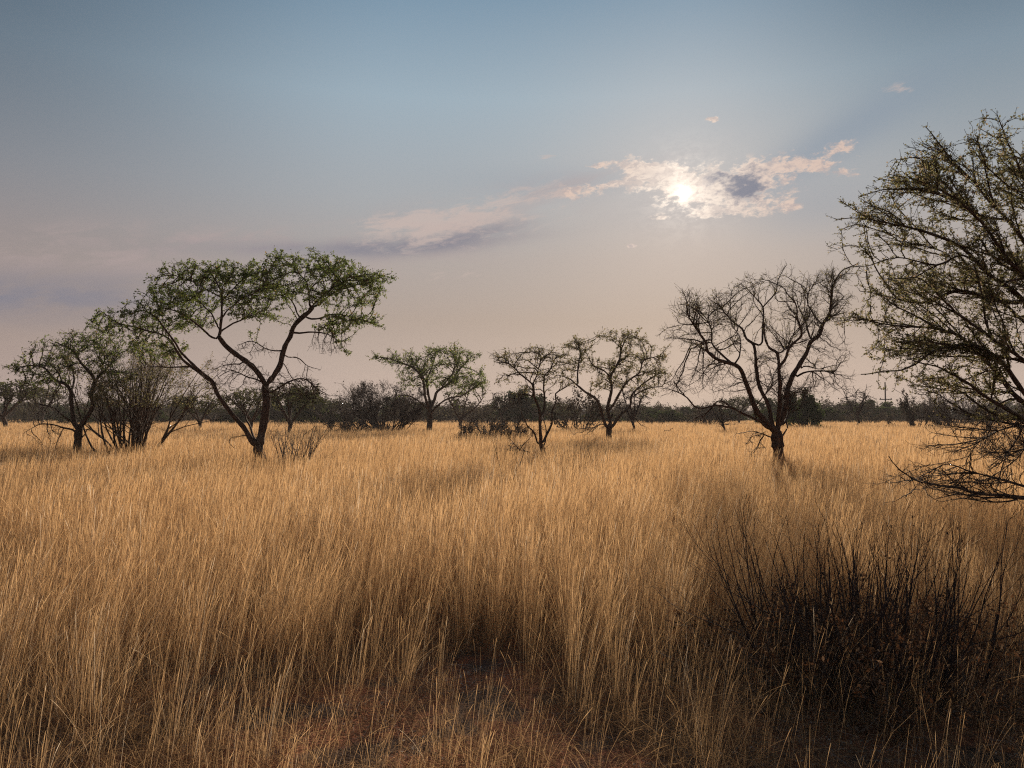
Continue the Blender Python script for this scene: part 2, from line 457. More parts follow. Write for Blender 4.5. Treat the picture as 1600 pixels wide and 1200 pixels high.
class Skel:
    def __init__(s, seed):
        s.pos = []; s.par = []; s.rmin = []; s.src = []; s.bare = []
        s.r = np.random.default_rng(seed)
    def add(s, p, parent, rmin=0.0, src=True, bare=False):
        s.pos.append(np.asarray(p, float)); s.par.append(parent); s.rmin.append(rmin); s.src.append(src); s.bare.append(bare)
        return len(s.pos) - 1
    def limb(s, pts, r0, r1, step, src_from=0.25, wob=0.25, bare=False):
        pl = catmull(pts, step)
        if s.pos:
            A = np.array(s.pos); par = int(np.argmin(((A - pl[0]) ** 2).sum(1))); start = 1
        else:
            par = -1; start = 0
        L = len(pl)
        off = np.zeros(3); vel = np.zeros(3)
        for i in range(start, L):
            t = i / max(1, L - 1)
            vel = 0.6 * vel + s.r.normal(0, 1, 3) * step * wob * 0.25
            off = 0.85 * off + vel
            par = s.add(pl[i] + (off if i < L and par >= 0 else 0), par, r0 + (r1 - r0) * t, t >= src_from, bare)
    def colonize(s, att, step, di, dk, iters=140, trop=(0, 0, 0), jit=0.12, bare=False, inert=0.55):
        att = np.asarray(att, float)
        if len(att) == 0: return
        pos = np.array(s.pos); src = np.array(s.src)
        idx = np.where(src)[0]
        nd = np.full(len(att), 1e18); ni = np.zeros(len(att), int)
        for c in range(0, len(idx), 256):
            b = idx[c:c + 256]
            D = ((att[:, None] - pos[b][None]) ** 2).sum(2)
            j = D.argmin(1); dm = D[np.arange(len(att)), j]
            up = dm < nd; nd[up] = dm[up]; ni[up] = b[j[up]]
        last = {}
        trop = np.asarray(trop, float)
        alive = nd > (dk * dk)
        att, nd, ni = att[alive], nd[alive], ni[alive]
        for it in range(iters):
            use = nd < di * di
            if not use.any(): break
            v = norm(att[use] - np.array(s.pos)[ni[use]])
            uq, inv = np.unique(ni[use], return_inverse=True)
            acc = np.zeros((len(uq), 3)); np.add.at(acc, inv, v)
            pd = np.array([s.pos[q] - s.pos[s.par[q]] if s.par[q] >= 0 else np.zeros(3) for q in uq])
            dr = norm(norm(acc) + inert * norm(pd) + trop + s.r.normal(0, jit, acc.shape))
            new = []; kill = set()
            for k, q in enumerate(uq):
                p = s.pos[q] + dr[k] * step * s.r.uniform(0.8, 1.2)
                lp = last.get(q)
                if lp is not None and np.linalg.norm(lp - p) < 0.45 * step:
                    kill.add(int(q)); continue
                last[q] = p
                new.append(s.add(p, int(q), 0.0, True, bare))
            if kill:
                kk = ~np.isin(ni, list(kill))
                att, nd, ni = att[kk], nd[kk], ni[kk]
            if not new and not kill: break
            if new and len(att):
                b = np.array(new); pb = np.array([s.pos[i] for i in new])
                for c in range(0, len(b), 256):
                    D = ((att[:, None] - pb[c:c + 256][None]) ** 2).sum(2)
                    j = D.argmin(1); dm = D[np.arange(len(att)), j]
                    up = dm < nd; nd[up] = dm[up]; ni[up] = b[c:c + 256][j[up]]
                al = nd > dk * dk
                att, nd, ni = att[al], nd[al], ni[al]
            if len(att) == 0: break
    def shoots(s, prob, length, ang=(25, 55), bias=(0, 0, 0), step=0.07, tert=0.35, tlen=0.3, jit=0.09, env=None):
        """long straight side shoots from the limbs, with shorter shoots of their own"""
        n = len(s.pos); r = s.r; bias = np.asarray(bias, float)
        for i in range(n):
            if not s.src[i] or s.par[i] < 0 or r.uniform() > prob: continue
            d0 = s.pos[i] - s.pos[s.par[i]]; d0 = d0 / max(np.linalg.norm(d0), 1e-6)
            stack = [(i, d0, length * r.uniform(0.4, 1.15), 0)]
            while stack:
                q, dv, Ln, lev = stack.pop()
                pr = r.normal(size=3); pr -= dv * pr.dot(dv); pr /= np.linalg.norm(pr)
                a = R(r.uniform(*ang))
                dv = dv * math.cos(a) + pr * math.sin(a) + bias; dv /= np.linalg.norm(dv)
                slack = (0.8 + 0.55 * r.uniform() ** 2.2) ** 2
                for k in range(max(2, int(Ln / step))):
                    dv = dv + r.normal(0, jit, 3) + bias * 0.12; dv /= np.linalg.norm(dv)
                    nx_ = s.pos[q] + dv * step
                    if env is not None and (((nx_[0] - env[:, 0]) / env[:, 2]) ** 2 + ((nx_[2] - env[:, 1]) / env[:, 3]) ** 2).min() > slack: break
                    q = s.add(nx_, q, 0.0, False, s.bare[i])
                    if lev < 2 and r.uniform() < tert * (1 if lev == 0 else 0.55):
                        stack.append((q, dv, tlen * r.uniform(0.3, 1.1) * (1 if lev == 0 else 0.45), lev + 1))

    def twigs(s, prob, length, spread=0.9, up=0.0, rmax=0.02, seg=2, num=(1, 3)):
        """short side shoots on thin branches"""
        n = len(s.pos); rad = s.radii(0.003, 2.2)
        for i in range(n):
            if rad[i] > rmax or s.par[i] < 0 or s.r.uniform() > prob: continue
            d0 = s.pos[i] - s.pos[s.par[i]]
            d0 = d0 / max(np.linalg.norm(d0), 1e-6)
            for _ in range(s.r.integers(num[0], num[1] + 1)):
                d = d0 + s.r.normal(0, spread, 3); d[2] += up
                d /= np.linalg.norm(d)
                q = i; L = length * s.r.uniform(0.5, 1.3) / seg
                for _k in range(seg):
                    d = d + s.r.normal(0, 0.25, 3); d /= np.linalg.norm(d)
                    q = s.add(s.pos[q] + d * L, q, 0, False, s.bare[i])
    def radii(s, r0, e):
        n = len(s.pos); acc = np.zeros(n); rad = np.zeros(n); par = s.par; rm = s.rmin
        r0e = r0 ** e
        for i in range(n - 1, -1, -1):
            a = acc[i] if acc[i] > 0 else r0e
            r = max(a ** (1 / e), rm[i]) if rm[i] == 0 else max(rm[i], min(a ** (1 / e), rm[i] * 1.15))
            rad[i] = r
            if par[i] >= 0: acc[par[i]] += a
        return rad
    def mesh(s, r0, e, thick, trunk, crown, m_thick=0, m_thin=0):
        """write the branches: r >= thick into trunk geo, thinner ones into crown geo"""
        pos = np.array(s.pos); par = np.array(s.par); rad = s.radii(r0, e)
        n = len(pos)
        # a node is never thicker than its parent
        for i in range(n):
            if par[i] >= 0 and rad[i] > rad[par[i]]: rad[i] = rad[par[i]]
        jr = 1 + np.clip(s.r.normal(0, 0.08, n), -0.15, 0.2); rad = np.where(rad > 0.012, rad * jr, rad)
        T = np.zeros((n, 3)); ii = np.where(par >= 0)[0]
        T[ii] = norm(pos[ii] - pos[par[ii]])
        best = np.full(n, -1)
        for i in ii:
            p = par[i]
            if best[p] < 0 or rad[i] > rad[best[p]]: best[p] = i
        roots = np.where(par < 0)[0]
        for q in roots:
            if best[q] >= 0: T[q] = T[best[q]]
        Tn = T.copy()
        hb = np.where(best >= 0)[0]
        Tn[hb] = norm(T[hb] + T[best[hb]])
        cont = best[par[ii]] == ii
        p = par[ii]
        rA = np.where(cont, rad[p], np.minimum(rad[p] * 0.9, rad[ii] * 1.25))
        tA = np.where(cont[:, None], Tn[p], T[ii])
        A, B, rB, tB = pos[p], pos[ii], rad[ii], Tn[ii]
        bign = rad >= thick
        for i in range(n):          # the trunk part stays one connected piece
            if par[i] >= 0 and par[par[i]] >= 0 and not bign[par[i]]: bign[i] = False
        big = bign[ii]
        for sel, g, m in ((big, trunk, m_thick), (~big, crown, m_thin)):
            for lo, hi, K in ((0.03, 9, 9), (0.010, 0.03, 6), (0, 0.010, 3)):
                q = sel & (rB >= lo) & (rB < hi)
                if q.any(): tubes(g, A[q], B[q], rA[q], rB[q], tA[q], tB[q], K, m, s.r.uniform(0, 1, q.sum()))
        s.rad = rad
        return rad


def vnoise3(x, y, z, seed):
    zi = np.floor(z); f = z - zi; f = f * f * (3 - 2 * f)
    return vnoise(x + zi * 17.3, y + zi * 31.7, seed) * (1 - f) + vnoise(x + (zi + 1) * 17.3, y + (zi + 1) * 31.7, seed) * f


def blobs(d, lst, n, r, depth=1.0, shell=0.0, gap=0.0, gs=(0.9, 2.4)):
    """attractor points: lst of (px, py, rx, ry[, dz]) at distance d; depth in units of rx"""
    w = np.array([b[2] * b[3] for b in lst], float) ** 0.8
    cnt = np.maximum(1, (n * w / w.sum() * (1.0 if gap <= 0 else 1.0 / (1 - gap))).astype(int))
    out = []
    for b, k in zip(lst, cnt):
        dz = b[4] if len(b) > 4 else 0.0
        c = P(b[0], b[1], d); sx = b[2] / F * d; sz = b[3] / F * d
        q = norm(r.normal(size=(k, 3))) * (r.uniform(shell, 1, (k, 1)) ** (1 / 3))
        q[:, 0] *= sx; q[:, 2] *= sz; q[:, 1] *= sx * depth
        out.append(c + q + np.array([0, dz, 0]))
    out = np.concatenate(out)
    if gap > 0:
        nz = vnoise3(out[:, 0] * gs[0] + 30, out[:, 1] * gs[0] + 60, out[:, 2] * gs[1] + 9, 91)
        out = out[nz > np.quantile(nz, gap)]
    return out


def limbs3(d, pts):
    """pts: (px, py[, dy]) -> world"""
    out = []
    for p in pts:
        q = P(p[0], p[1], d)
        dy = p[2] if len(p) > 2 else 0.0
        out.append(q + np.array([0, dy, 0]))
    return out


def grow_tree(spec):
    d = spec["d"]; s = Skel(spec.get("seed", 1)); r = s.r
    k = d / F
    step = spec.get("step", 0.16)
    base = P(spec["base"][0], spec["base"][1], d); base[2] = 0
    dyr = spec.get("depth", 1.0)
    first = True
    for L in spec["limbs"]:
        pts, r0, r1 = L[0], L[1] * k * (1 if first else spec.get("lim", 0.92)), L[2] * k
        dy = L[3] if len(L) > 3 else 0.0
        w3 = []
        m = len(pts)
        for i, p in enumerate(pts):
            q = P(p[0], p[1], d + dy * (i / (m - 1) if m > 1 else 0) + (L[5] if len(L) > 5 else 0))
            w3.append(q)
        if first:
            w3 = [base - np.array([0, 0, 0.05])] + w3
        s.limb(w3, r0, r1, step, src_from=(1.1 if first else spec.get("srcf", 0.3)), wob=spec.get("wob", 0.22), bare=(L[4] if len(L) > 4 else False))
        first = False
    if spec.get("shoots"):
        ev = []
        for b in spec["crown"] + (spec.get("dead") or []):
            c = P(b[0], b[1], d); ev.append((c[0], c[2], b[2] / F * d, b[3] / F * d * 1.15))
        s.shoots(env=np.array(ev), **spec["shoots"])
    if spec.get("crown"):
        s.colonize(blobs(d, [(b[0], b[1], b[2], b[3] * spec.get("flat", 1.0)) for b in spec["crown"]], spec["n"], r, dyr, spec.get("shell", 0.0), spec.get("gap", 0.30), spec.get("gs", (1.5 * 20 / max(d, 16), 4.2 * 20 / max(d, 16)))), step, spec.get("di", 1.3), spec.get("dk", 0.24), trop=spec.get("trop", (0, 0, 0.03)), jit=spec.get("jit", 0.18))
    nleafed = len(s.pos)
    if spec.get("dead"):
        s.colonize(blobs(d, spec["dead"], spec["nd"], r, 0.9), step * 0.8, spec.get("di", 1.3) * 0.9, spec.get("dk", 0.24) * 0.8, trop=(0, 0, -0.22), jit=0.2, bare=True, inert=0.3)
    tw = spec.get("twig", (0.7, 0.22))
    s.twigs(tw[0], tw[1], up=spec.get("twup", 0.1), rmax=0.016 if d < 30 else 0.03, num=spec.get("twn", (1, 2)))
    trunk, crown = Geo(), Geo()
    rad = s.mesh(spec.get("r0", 0.0042), spec.get("e", 2.35), spec.get("thick", 0.02), trunk, crown, 0, 0)
    # trunk flare at the ground
    pos = np.array(s.pos); par = np.array(s.par); bare = np.array(s.bare)
    lv = spec.get("leaf")
    if lv:
        dens, size, mat = lv[:3]
        zmin = P(0, spec.get("leaf_y", 2000), d)[2]
        c = np.where((rad < spec.get("leafr", 0.011)) & ~bare & (pos[:, 2] > zmin) & (par >= 0))[0]
        # leafy and leafless patches through the crown
        nz = vnoise(pos[c, 0] * 1.1 + 50, pos[c, 2] * 1.6 + pos[c, 1] * 0.9, spec.get("seed", 1) + 70)
        pr = np.clip(dens * (0.35 + 1.5 * nz), 0, 6)
        cnt = r.poisson(pr)
        ci = np.repeat(c, cnt)
        t = r.uniform(0, 1, (len(ci), 1))
        C = pos[ci] * t + pos[par[ci]] * (1 - t) + r.normal(0, size * 0.9, (len(ci), 3))
        leaf_quads(crown, C, size, 1, tint=np.clip(r.normal(0.5, 0.25, len(ci)), 0, 1), r=r)
    root = empty(spec.get("name", "acacia_tree"), base, spec["label"], spec.get("cat", "tree"), spec.get("group"))
    mb = spec.get("bark", M_BARK)
    trunk.build("trunk", [mb], root, base)
    crown.build("crown", [mb, (lv[2] if lv else M_GREEN)], root, base)
    print(spec["label"][:40], len(pos))
    return root


TREES = []
# 1 big flat-topped acacia
TREES.append(dict(seed=11, d=20.2, base=(405, 719), label="large flat-topped green acacia with three leaning limbs, beside a small dead twig bush", bark=M_BARK_RED,
    limbs=[
    ([(405, 712), (406, 700), (407, 689)], 8.6, 7.0),
    ([(407, 690), (399, 695), (380, 668), (356, 641), (338, 617), (329, 596), (311, 581), (287, 558), (272, 536), (260, 518), (246, 500), (230, 490)], 5.6, 0.7, -1.2),
    ([(329, 596), (318, 587), (285, 560), (264, 530), (222, 515), (180, 503), (153, 484)], 2.6, 0.6, -0.5),
    ([(311, 581), (300, 573), (262, 573), (240, 572), (214, 574)], 1.6, 0.5, 0.8),
    ([(407, 689), (410, 668), (416, 635), (414, 603)], 6.6, 5.4, 0.2),
    ([(414, 603), (410, 593), (392, 572), (368, 554), (350, 539), (341, 528)], 4.6, 3.2, -0.6),
    ([(341, 528), (345, 512), (348, 482), (347, 458), (332, 431)], 2.6, 0.8, -0.2),
    ([(347, 470), (380, 440), (398, 424)], 1.3, 0.5, 0.6),
    ([(347, 465), (329, 456), (299, 440), (266, 428)], 1.4, 0.5, -1.0),
    ([(341, 530), (326, 524), (302, 500), (275, 485), (245, 479)], 2.2, 0.6, -1.6),
    ([(344, 518), (368, 506), (392, 494), (416, 485)], 1.8, 0.6, 0.9),
    ([(344, 516), (330, 490), (310, 470), (296, 455)], 1.5, 0.5, 1.6),
    ([(345, 500), (372, 470), (404, 455), (424, 440)], 1.5, 0.5, -1.5),
    ([(414, 603), (422, 596), (437, 572), (444, 548), (455, 527), (461, 509), (473, 494), (485, 482)], 4.9, 2.8, 0.8),
    ([(485, 482), (482, 458), (479, 443), (467, 428), (458, 405)], 2.0, 0.6, 0.0, False, 0.8),
    ([(482, 458), (488, 449), (506, 431), (507, 408)], 1.6, 0.5, 0.5, False, 0.8),
    ([(485, 482), (503, 473), (524, 458), (554, 446), (588, 434), (614, 428)], 2.0, 0.5, 1.0, False, 0.8),
    ([(473, 494), (500, 497), (524, 491), (560, 497), (596, 512)], 1.8, 0.5, -1.2, False, 0.8),
    ([(461, 521), (488, 518), (512, 521), (530, 532)], 2.0, 0.6, 0.6, False, 0.6),
    ([(470, 500), (455, 470), (435, 445), (425, 425)], 1.6, 0.5, 1.6, False, 0.8),
    ([(480, 485), (515, 455), (545, 432)], 1.5, 0.5, -1.8, False, 0.8),
    ([(440, 548), (419, 545), (395, 533), (371, 539)], 1.2, 0.5, -0.8, True, 0.5),
    ([(416, 610), (425, 612), (449, 596), (476, 590), (497, 605), (515, 617)], 1.5, 0.5, -1.0, True),
    ([(445, 557), (464, 560), (482, 572), (502, 578)], 1.2, 0.4, 1.0, True, 0.5),
    ([(407, 596), (386, 587), (362, 581), (340, 590)], 1.5, 0.5, 1.0, True),
    ([(380, 569), (350, 572), (329, 582)], 1.1, 0.4, -0.6, True, -0.4),
    ([(381, 680), (372, 682), (362, 683), (358, 690), (364, 699)], 0.9, 0.4, -0.5, True),
    ([(400, 690), (392, 672), (386, 655), (392, 632)], 2.4, 1.0, 1.4, True),
    ],
    crown=[(330, 430, 78, 14), (300, 424, 40, 9), (370, 428, 50, 14), (410, 425, 34, 16), (485, 412, 74, 12), (455, 410, 30, 10), (545, 436, 60, 13), (588, 434, 30, 7), (575, 455, 28, 13),
           (285, 468, 66, 14), (262, 452, 30, 8), (235, 482, 40, 9), (240, 500, 76, 16), (192, 515, 50, 15), (165, 502, 26, 12), (370, 465, 60, 16), (425, 455, 50, 20), (405, 440, 40, 12), (395, 492, 40, 11),
           (530, 468, 60, 12), (552, 500, 50, 9), (245, 545, 44, 16), (300, 505, 40, 14), (490, 450, 60, 14), (520, 512, 30, 8)],
    n=7800, gap=0.30, lim=0.80, flat=0.85, depth=1.25, shoots=dict(prob=0.35, length=0.6, ang=(25, 60), bias=(0, 0, -0.02), step=0.09, tert=0.4, tlen=0.34, jit=0.13), dead=[(512, 538, 34, 20), (440, 600, 60, 22), (375, 575, 40, 22), (400, 545, 30, 10), (490, 612, 28, 16), (350, 605, 24, 18)], nd=700,
    step=0.11, di=0.9, dk=0.135, r0=0.0033, leaf=(3.0, 0.028, M_GREEN), leaf_y=562, twig=(0.75, 0.15), thick=0.022))
# 2 left acacia
TREES.append(dict(seed=12, d=23.5, base=(119, 713), label="medium acacia with a short dark trunk forking low, leftmost of the near trees",
    limbs=[
    ([(120, 705), (122, 686), (124, 668)], 6.2, 5.4),
    ([(124, 668), (132, 656), (142, 635), (141, 617), (147, 602), (144, 587), (126, 566), (114, 548), (90, 536)], 4.0, 0.8, -0.8),
    ([(141, 628), (156, 620), (180, 602), (204, 587)], 2.2, 0.7, 1.2),
    ([(147, 602), (158, 580), (165, 560), (150, 535)], 1.8, 0.6, 0.8),
    ([(147, 595), (170, 575), (190, 555)], 1.5, 0.5, -1.2),
    ([(124, 666), (117, 662), (112, 638), (111, 614), (102, 602), (87, 596), (69, 578), (48, 574), (30, 577)], 3.6, 0.6, -0.4),
    ([(111, 612), (116, 590), (108, 570), (96, 556)], 1.6, 0.6, 1.4),
    ([(100, 602), (88, 580), (64, 556)], 1.3, 0.5, 1.0),
    ([(118, 666), (108, 655), (96, 644), (84, 635), (57, 629)], 1.6, 0.5, -1.2, True),
    ([(121, 678), (112, 671), (99, 668), (80, 663), (60, 663), (39, 674)], 1.7, 0.4, -0.8, True),
    ([(124, 686), (132, 680), (136, 672), (141, 671)], 1.3, 0.6, 0.2, True),
    ],
    crown=[(62, 575, 46, 11), (100, 541, 44, 13), (80, 555, 40, 12), (148, 530, 44, 15), (165, 555, 42, 16), (130, 575, 40, 16), (85, 598, 46, 12), (40, 575, 26, 9), (182, 585, 30, 14), (115, 528, 20, 8), (50, 598, 22, 10)],
    n=2200, shoots=dict(prob=0.5, length=0.65, ang=(22, 55), bias=(0, 0, 0.02), step=0.10, tert=0.4, tlen=0.32, jit=0.13), depth=1.3, dead=[(84, 688, 16, 20), (70, 640, 30, 12), (100, 620, 24, 10)], nd=260, step=0.12, di=1.0, dk=0.155, twig=(0.75,0.17), leaf=(1.7, 0.028, M_GREEN), leaf_y=612, thick=0.024))
# 3 sparse acacia centre
TREES.append(dict(seed=13, d=20.6, base=(847, 716), label="slender sparse acacia with several thin stems and a dead bough trailing on its left",
    limbs=[
    ([(847, 712), (846, 706), (844, 698)], 4.2, 3.8),
    ([(844, 698), (845, 688), (843, 665), (842, 645), (837, 627), (832, 616), (831, 600), (814, 587), (796, 569), (774, 566)], 2.7, 0.5, -1.0),
    ([(831, 602), (839, 587), (843, 564), (840, 548)], 1.4, 0.5, 0.5),
    ([(843, 650), (850, 643), (852, 625), (850, 609), (852, 589), (861, 578), (868, 560)], 1.9, 0.5, 0.8),
    ([(845, 692), (849, 690), (857, 677), (863, 661), (863, 645), (870, 628), (870, 616), (884, 605), (900, 596)], 2.3, 0.5, 0.7),
    ([(843, 694), (839, 690), (834, 675), (823, 663), (817, 650), (812, 636)], 1.8, 0.5, -0.8),
    ([(846, 700), (852, 690), (853, 672), (848, 655)], 1.6, 0.7, 1.0),
    ([(841, 716), (825, 706), (814, 704), (801, 690), (794, 684)], 1.1, 0.4, -0.6, True),
    ([(814, 704), (816, 695), (824, 688), (832, 681)], 0.9, 0.4, 0.3, True),
    ([(847, 706), (851, 702), (853, 698)], 0.8, 0.4, 0, True),
    ],
    crown=[(798, 566, 26, 12), (785, 555, 18, 8), (838, 552, 38, 11), (870, 562, 32, 14), (850, 585, 32, 13), (790, 592, 18, 14), (882, 600, 22, 12), (820, 575, 26, 12), (812, 610, 16, 12)],
    n=1000, shoots=dict(prob=0.6, length=0.65, ang=(25, 55), bias=(0, 0, 0.05), step=0.09, tert=0.4, tlen=0.3, jit=0.14), depth=1.2, dead=[(800, 702, 16, 10), (808, 625, 18, 16)], nd=140, step=0.10, di=0.8, dk=0.13, twig=(0.8,0.15), leaf=(0.9, 0.024, M_OLIVE), leaf_y=620, thick=0.018, r0=0.0036))
# 4 acacia right of centre
TREES.append(dict(seed=14, d=39.0, base=(953, 688), label="mid-sized spreading acacia with stout forked trunk, just right of the slender sparse one",
    limbs=[
    ([(953, 684), (953, 676), (954, 668)], 5.2, 4.6),
    ([(954, 669), (947, 665), (940, 645), (931, 625), (915, 614), (902, 602), (888, 590), (872, 584)], 3.2, 0.7, -1.4),
    ([(903, 603), (902, 584), (906, 557), (903, 535)], 1.6, 0.5, 1.0, False, -1.0),
    ([(954, 668), (953, 655), (951, 636), (955, 609), (954, 587), (965, 566), (972, 542), (983, 524)], 3.0, 0.7, 0.6),
    ([(954, 590), (942, 580), (927, 574), (918, 560)], 1.5, 0.5, -1.2),
    ([(952, 640), (960, 629), (978, 598), (996, 582), (1005, 562), (1030, 556)], 2.0, 0.5, -1.4),
    ([(955, 668), (960, 663), (972, 647), (985, 636), (987, 620), (1001, 605), (1021, 589), (1041, 580)], 2.8, 0.6, 1.4),
    ([(986, 622), (1000, 612), (1015, 606), (1032, 604)], 1.3, 0.5, -1.0, False, 1.0),
    ([(947, 664), (937, 664), (926, 668), (918, 676)], 0.8, 0.3, -1.0, True),
    ],
    crown=[(903, 545, 26, 14), (885, 560, 18, 10), (952, 525, 24, 11), (980, 530, 30, 14), (1018, 558, 32, 12), (930, 570, 26, 12), (970, 565, 42, 18), (1022, 585, 30, 12), (1010, 610, 24, 9), (960, 598, 40, 12), (893, 577, 24, 12), (1000, 535, 22, 10)],
    n=1300, shoots=dict(prob=0.5, length=1.1, ang=(20, 50), bias=(0, 0, 0.06), step=0.15, tert=0.4, tlen=0.5, jit=0.12), depth=1.2, dead=[(922, 672, 8, 12), (898, 670, 8, 14), (1008, 668, 6, 14)], nd=110, step=0.18, di=1.5, dk=0.23, leaf=(2.0, 0.045, M_OLIVE), leaf_y=630, thick=0.035, r0=0.0055, leafr=0.02, twig=(0.8, 0.32)))
# 5 green acacia, middle distance
TREES.append(dict(seed=15, d=55.0, base=(671, 676), label="bright green flat-crowned acacia with a thick straight trunk, in the middle distance",
    limbs=[
    ([(671, 672), (671, 660), (672, 640)], 4.6, 4.4),
    ([(671, 645), (666, 636), (655, 628), (640, 620), (622, 618)], 1.6, 0.6, -2.0),
    ([(671, 640), (668, 632), (662, 616), (658, 594), (644, 576), (620, 566), (597, 558)], 2.6, 0.5, -1.5),
    ([(672, 640), (672, 628), (668, 600), (672, 584), (680, 558)], 2.6, 0.6, 1.2),
    ([(672, 640), (678, 624), (682, 610), (700, 598), (716, 578), (740, 554)], 2.6, 0.5, 1.6),
    ([(674, 644), (684, 634), (700, 622), (722, 617), (742, 606)], 1.9, 0.5, -1.6),
    ([(668, 600), (655, 580), (645, 560)], 1.3, 0.5, 2.0),
    ([(690, 604), (705, 585), (712, 560)], 1.3, 0.5, -2.5),
    ],
    crown=[(632, 562, 36, 12), (604, 560, 14, 8), (680, 551, 42, 9), (722, 556, 32, 10), (680, 578, 50, 13), (734, 574, 26, 16), (648, 595, 30, 12), (705, 598, 46, 12), (660, 556, 24, 8), (640, 578, 26, 10), (748, 596, 16, 14)],
    n=1500, shoots=dict(prob=0.5, length=1.5, ang=(18, 48), bias=(0, 0, 0.05), step=0.22, tert=0.42, tlen=0.7, jit=0.11), depth=1.2, step=0.24, di=2.0, dk=0.31, leaf=(2.3, 0.062, M_FRESH), leaf_y=632, thick=0.05, r0=0.0075, leafr=0.03, twig=(0.8, 0.36)))
# 6 small tree right behind it
TREES.append(dict(seed=16, d=66.0, base=(719, 668), label="small dark acacia half hidden behind the bright green flat-crowned one",
    limbs=[
    ([(719, 665), (719, 660), (720, 656)], 3.0, 2.6),
    ([(720, 656), (714, 648), (708, 636), (700, 626)], 1.6, 0.5, -1.0),
    ([(720, 656), (724, 644), (726, 630), (730, 612)], 1.6, 0.5, 0.8),
    ([(720, 656), (730, 648), (742, 638), (754, 622)], 1.6, 0.5, 0.5),
    ],
    crown=[(738, 606, 26, 16), (715, 620, 22, 14), (752, 608, 14, 16), (700, 630, 16, 9)],
    n=420, depth=1.2, step=0.28, di=2.2, dk=0.42, leaf=(1.3, 0.07, M_FRESH), leaf_y=646, thick=0.05, r0=0.012, leafr=0.035, twig=(0.8, 0.36)))
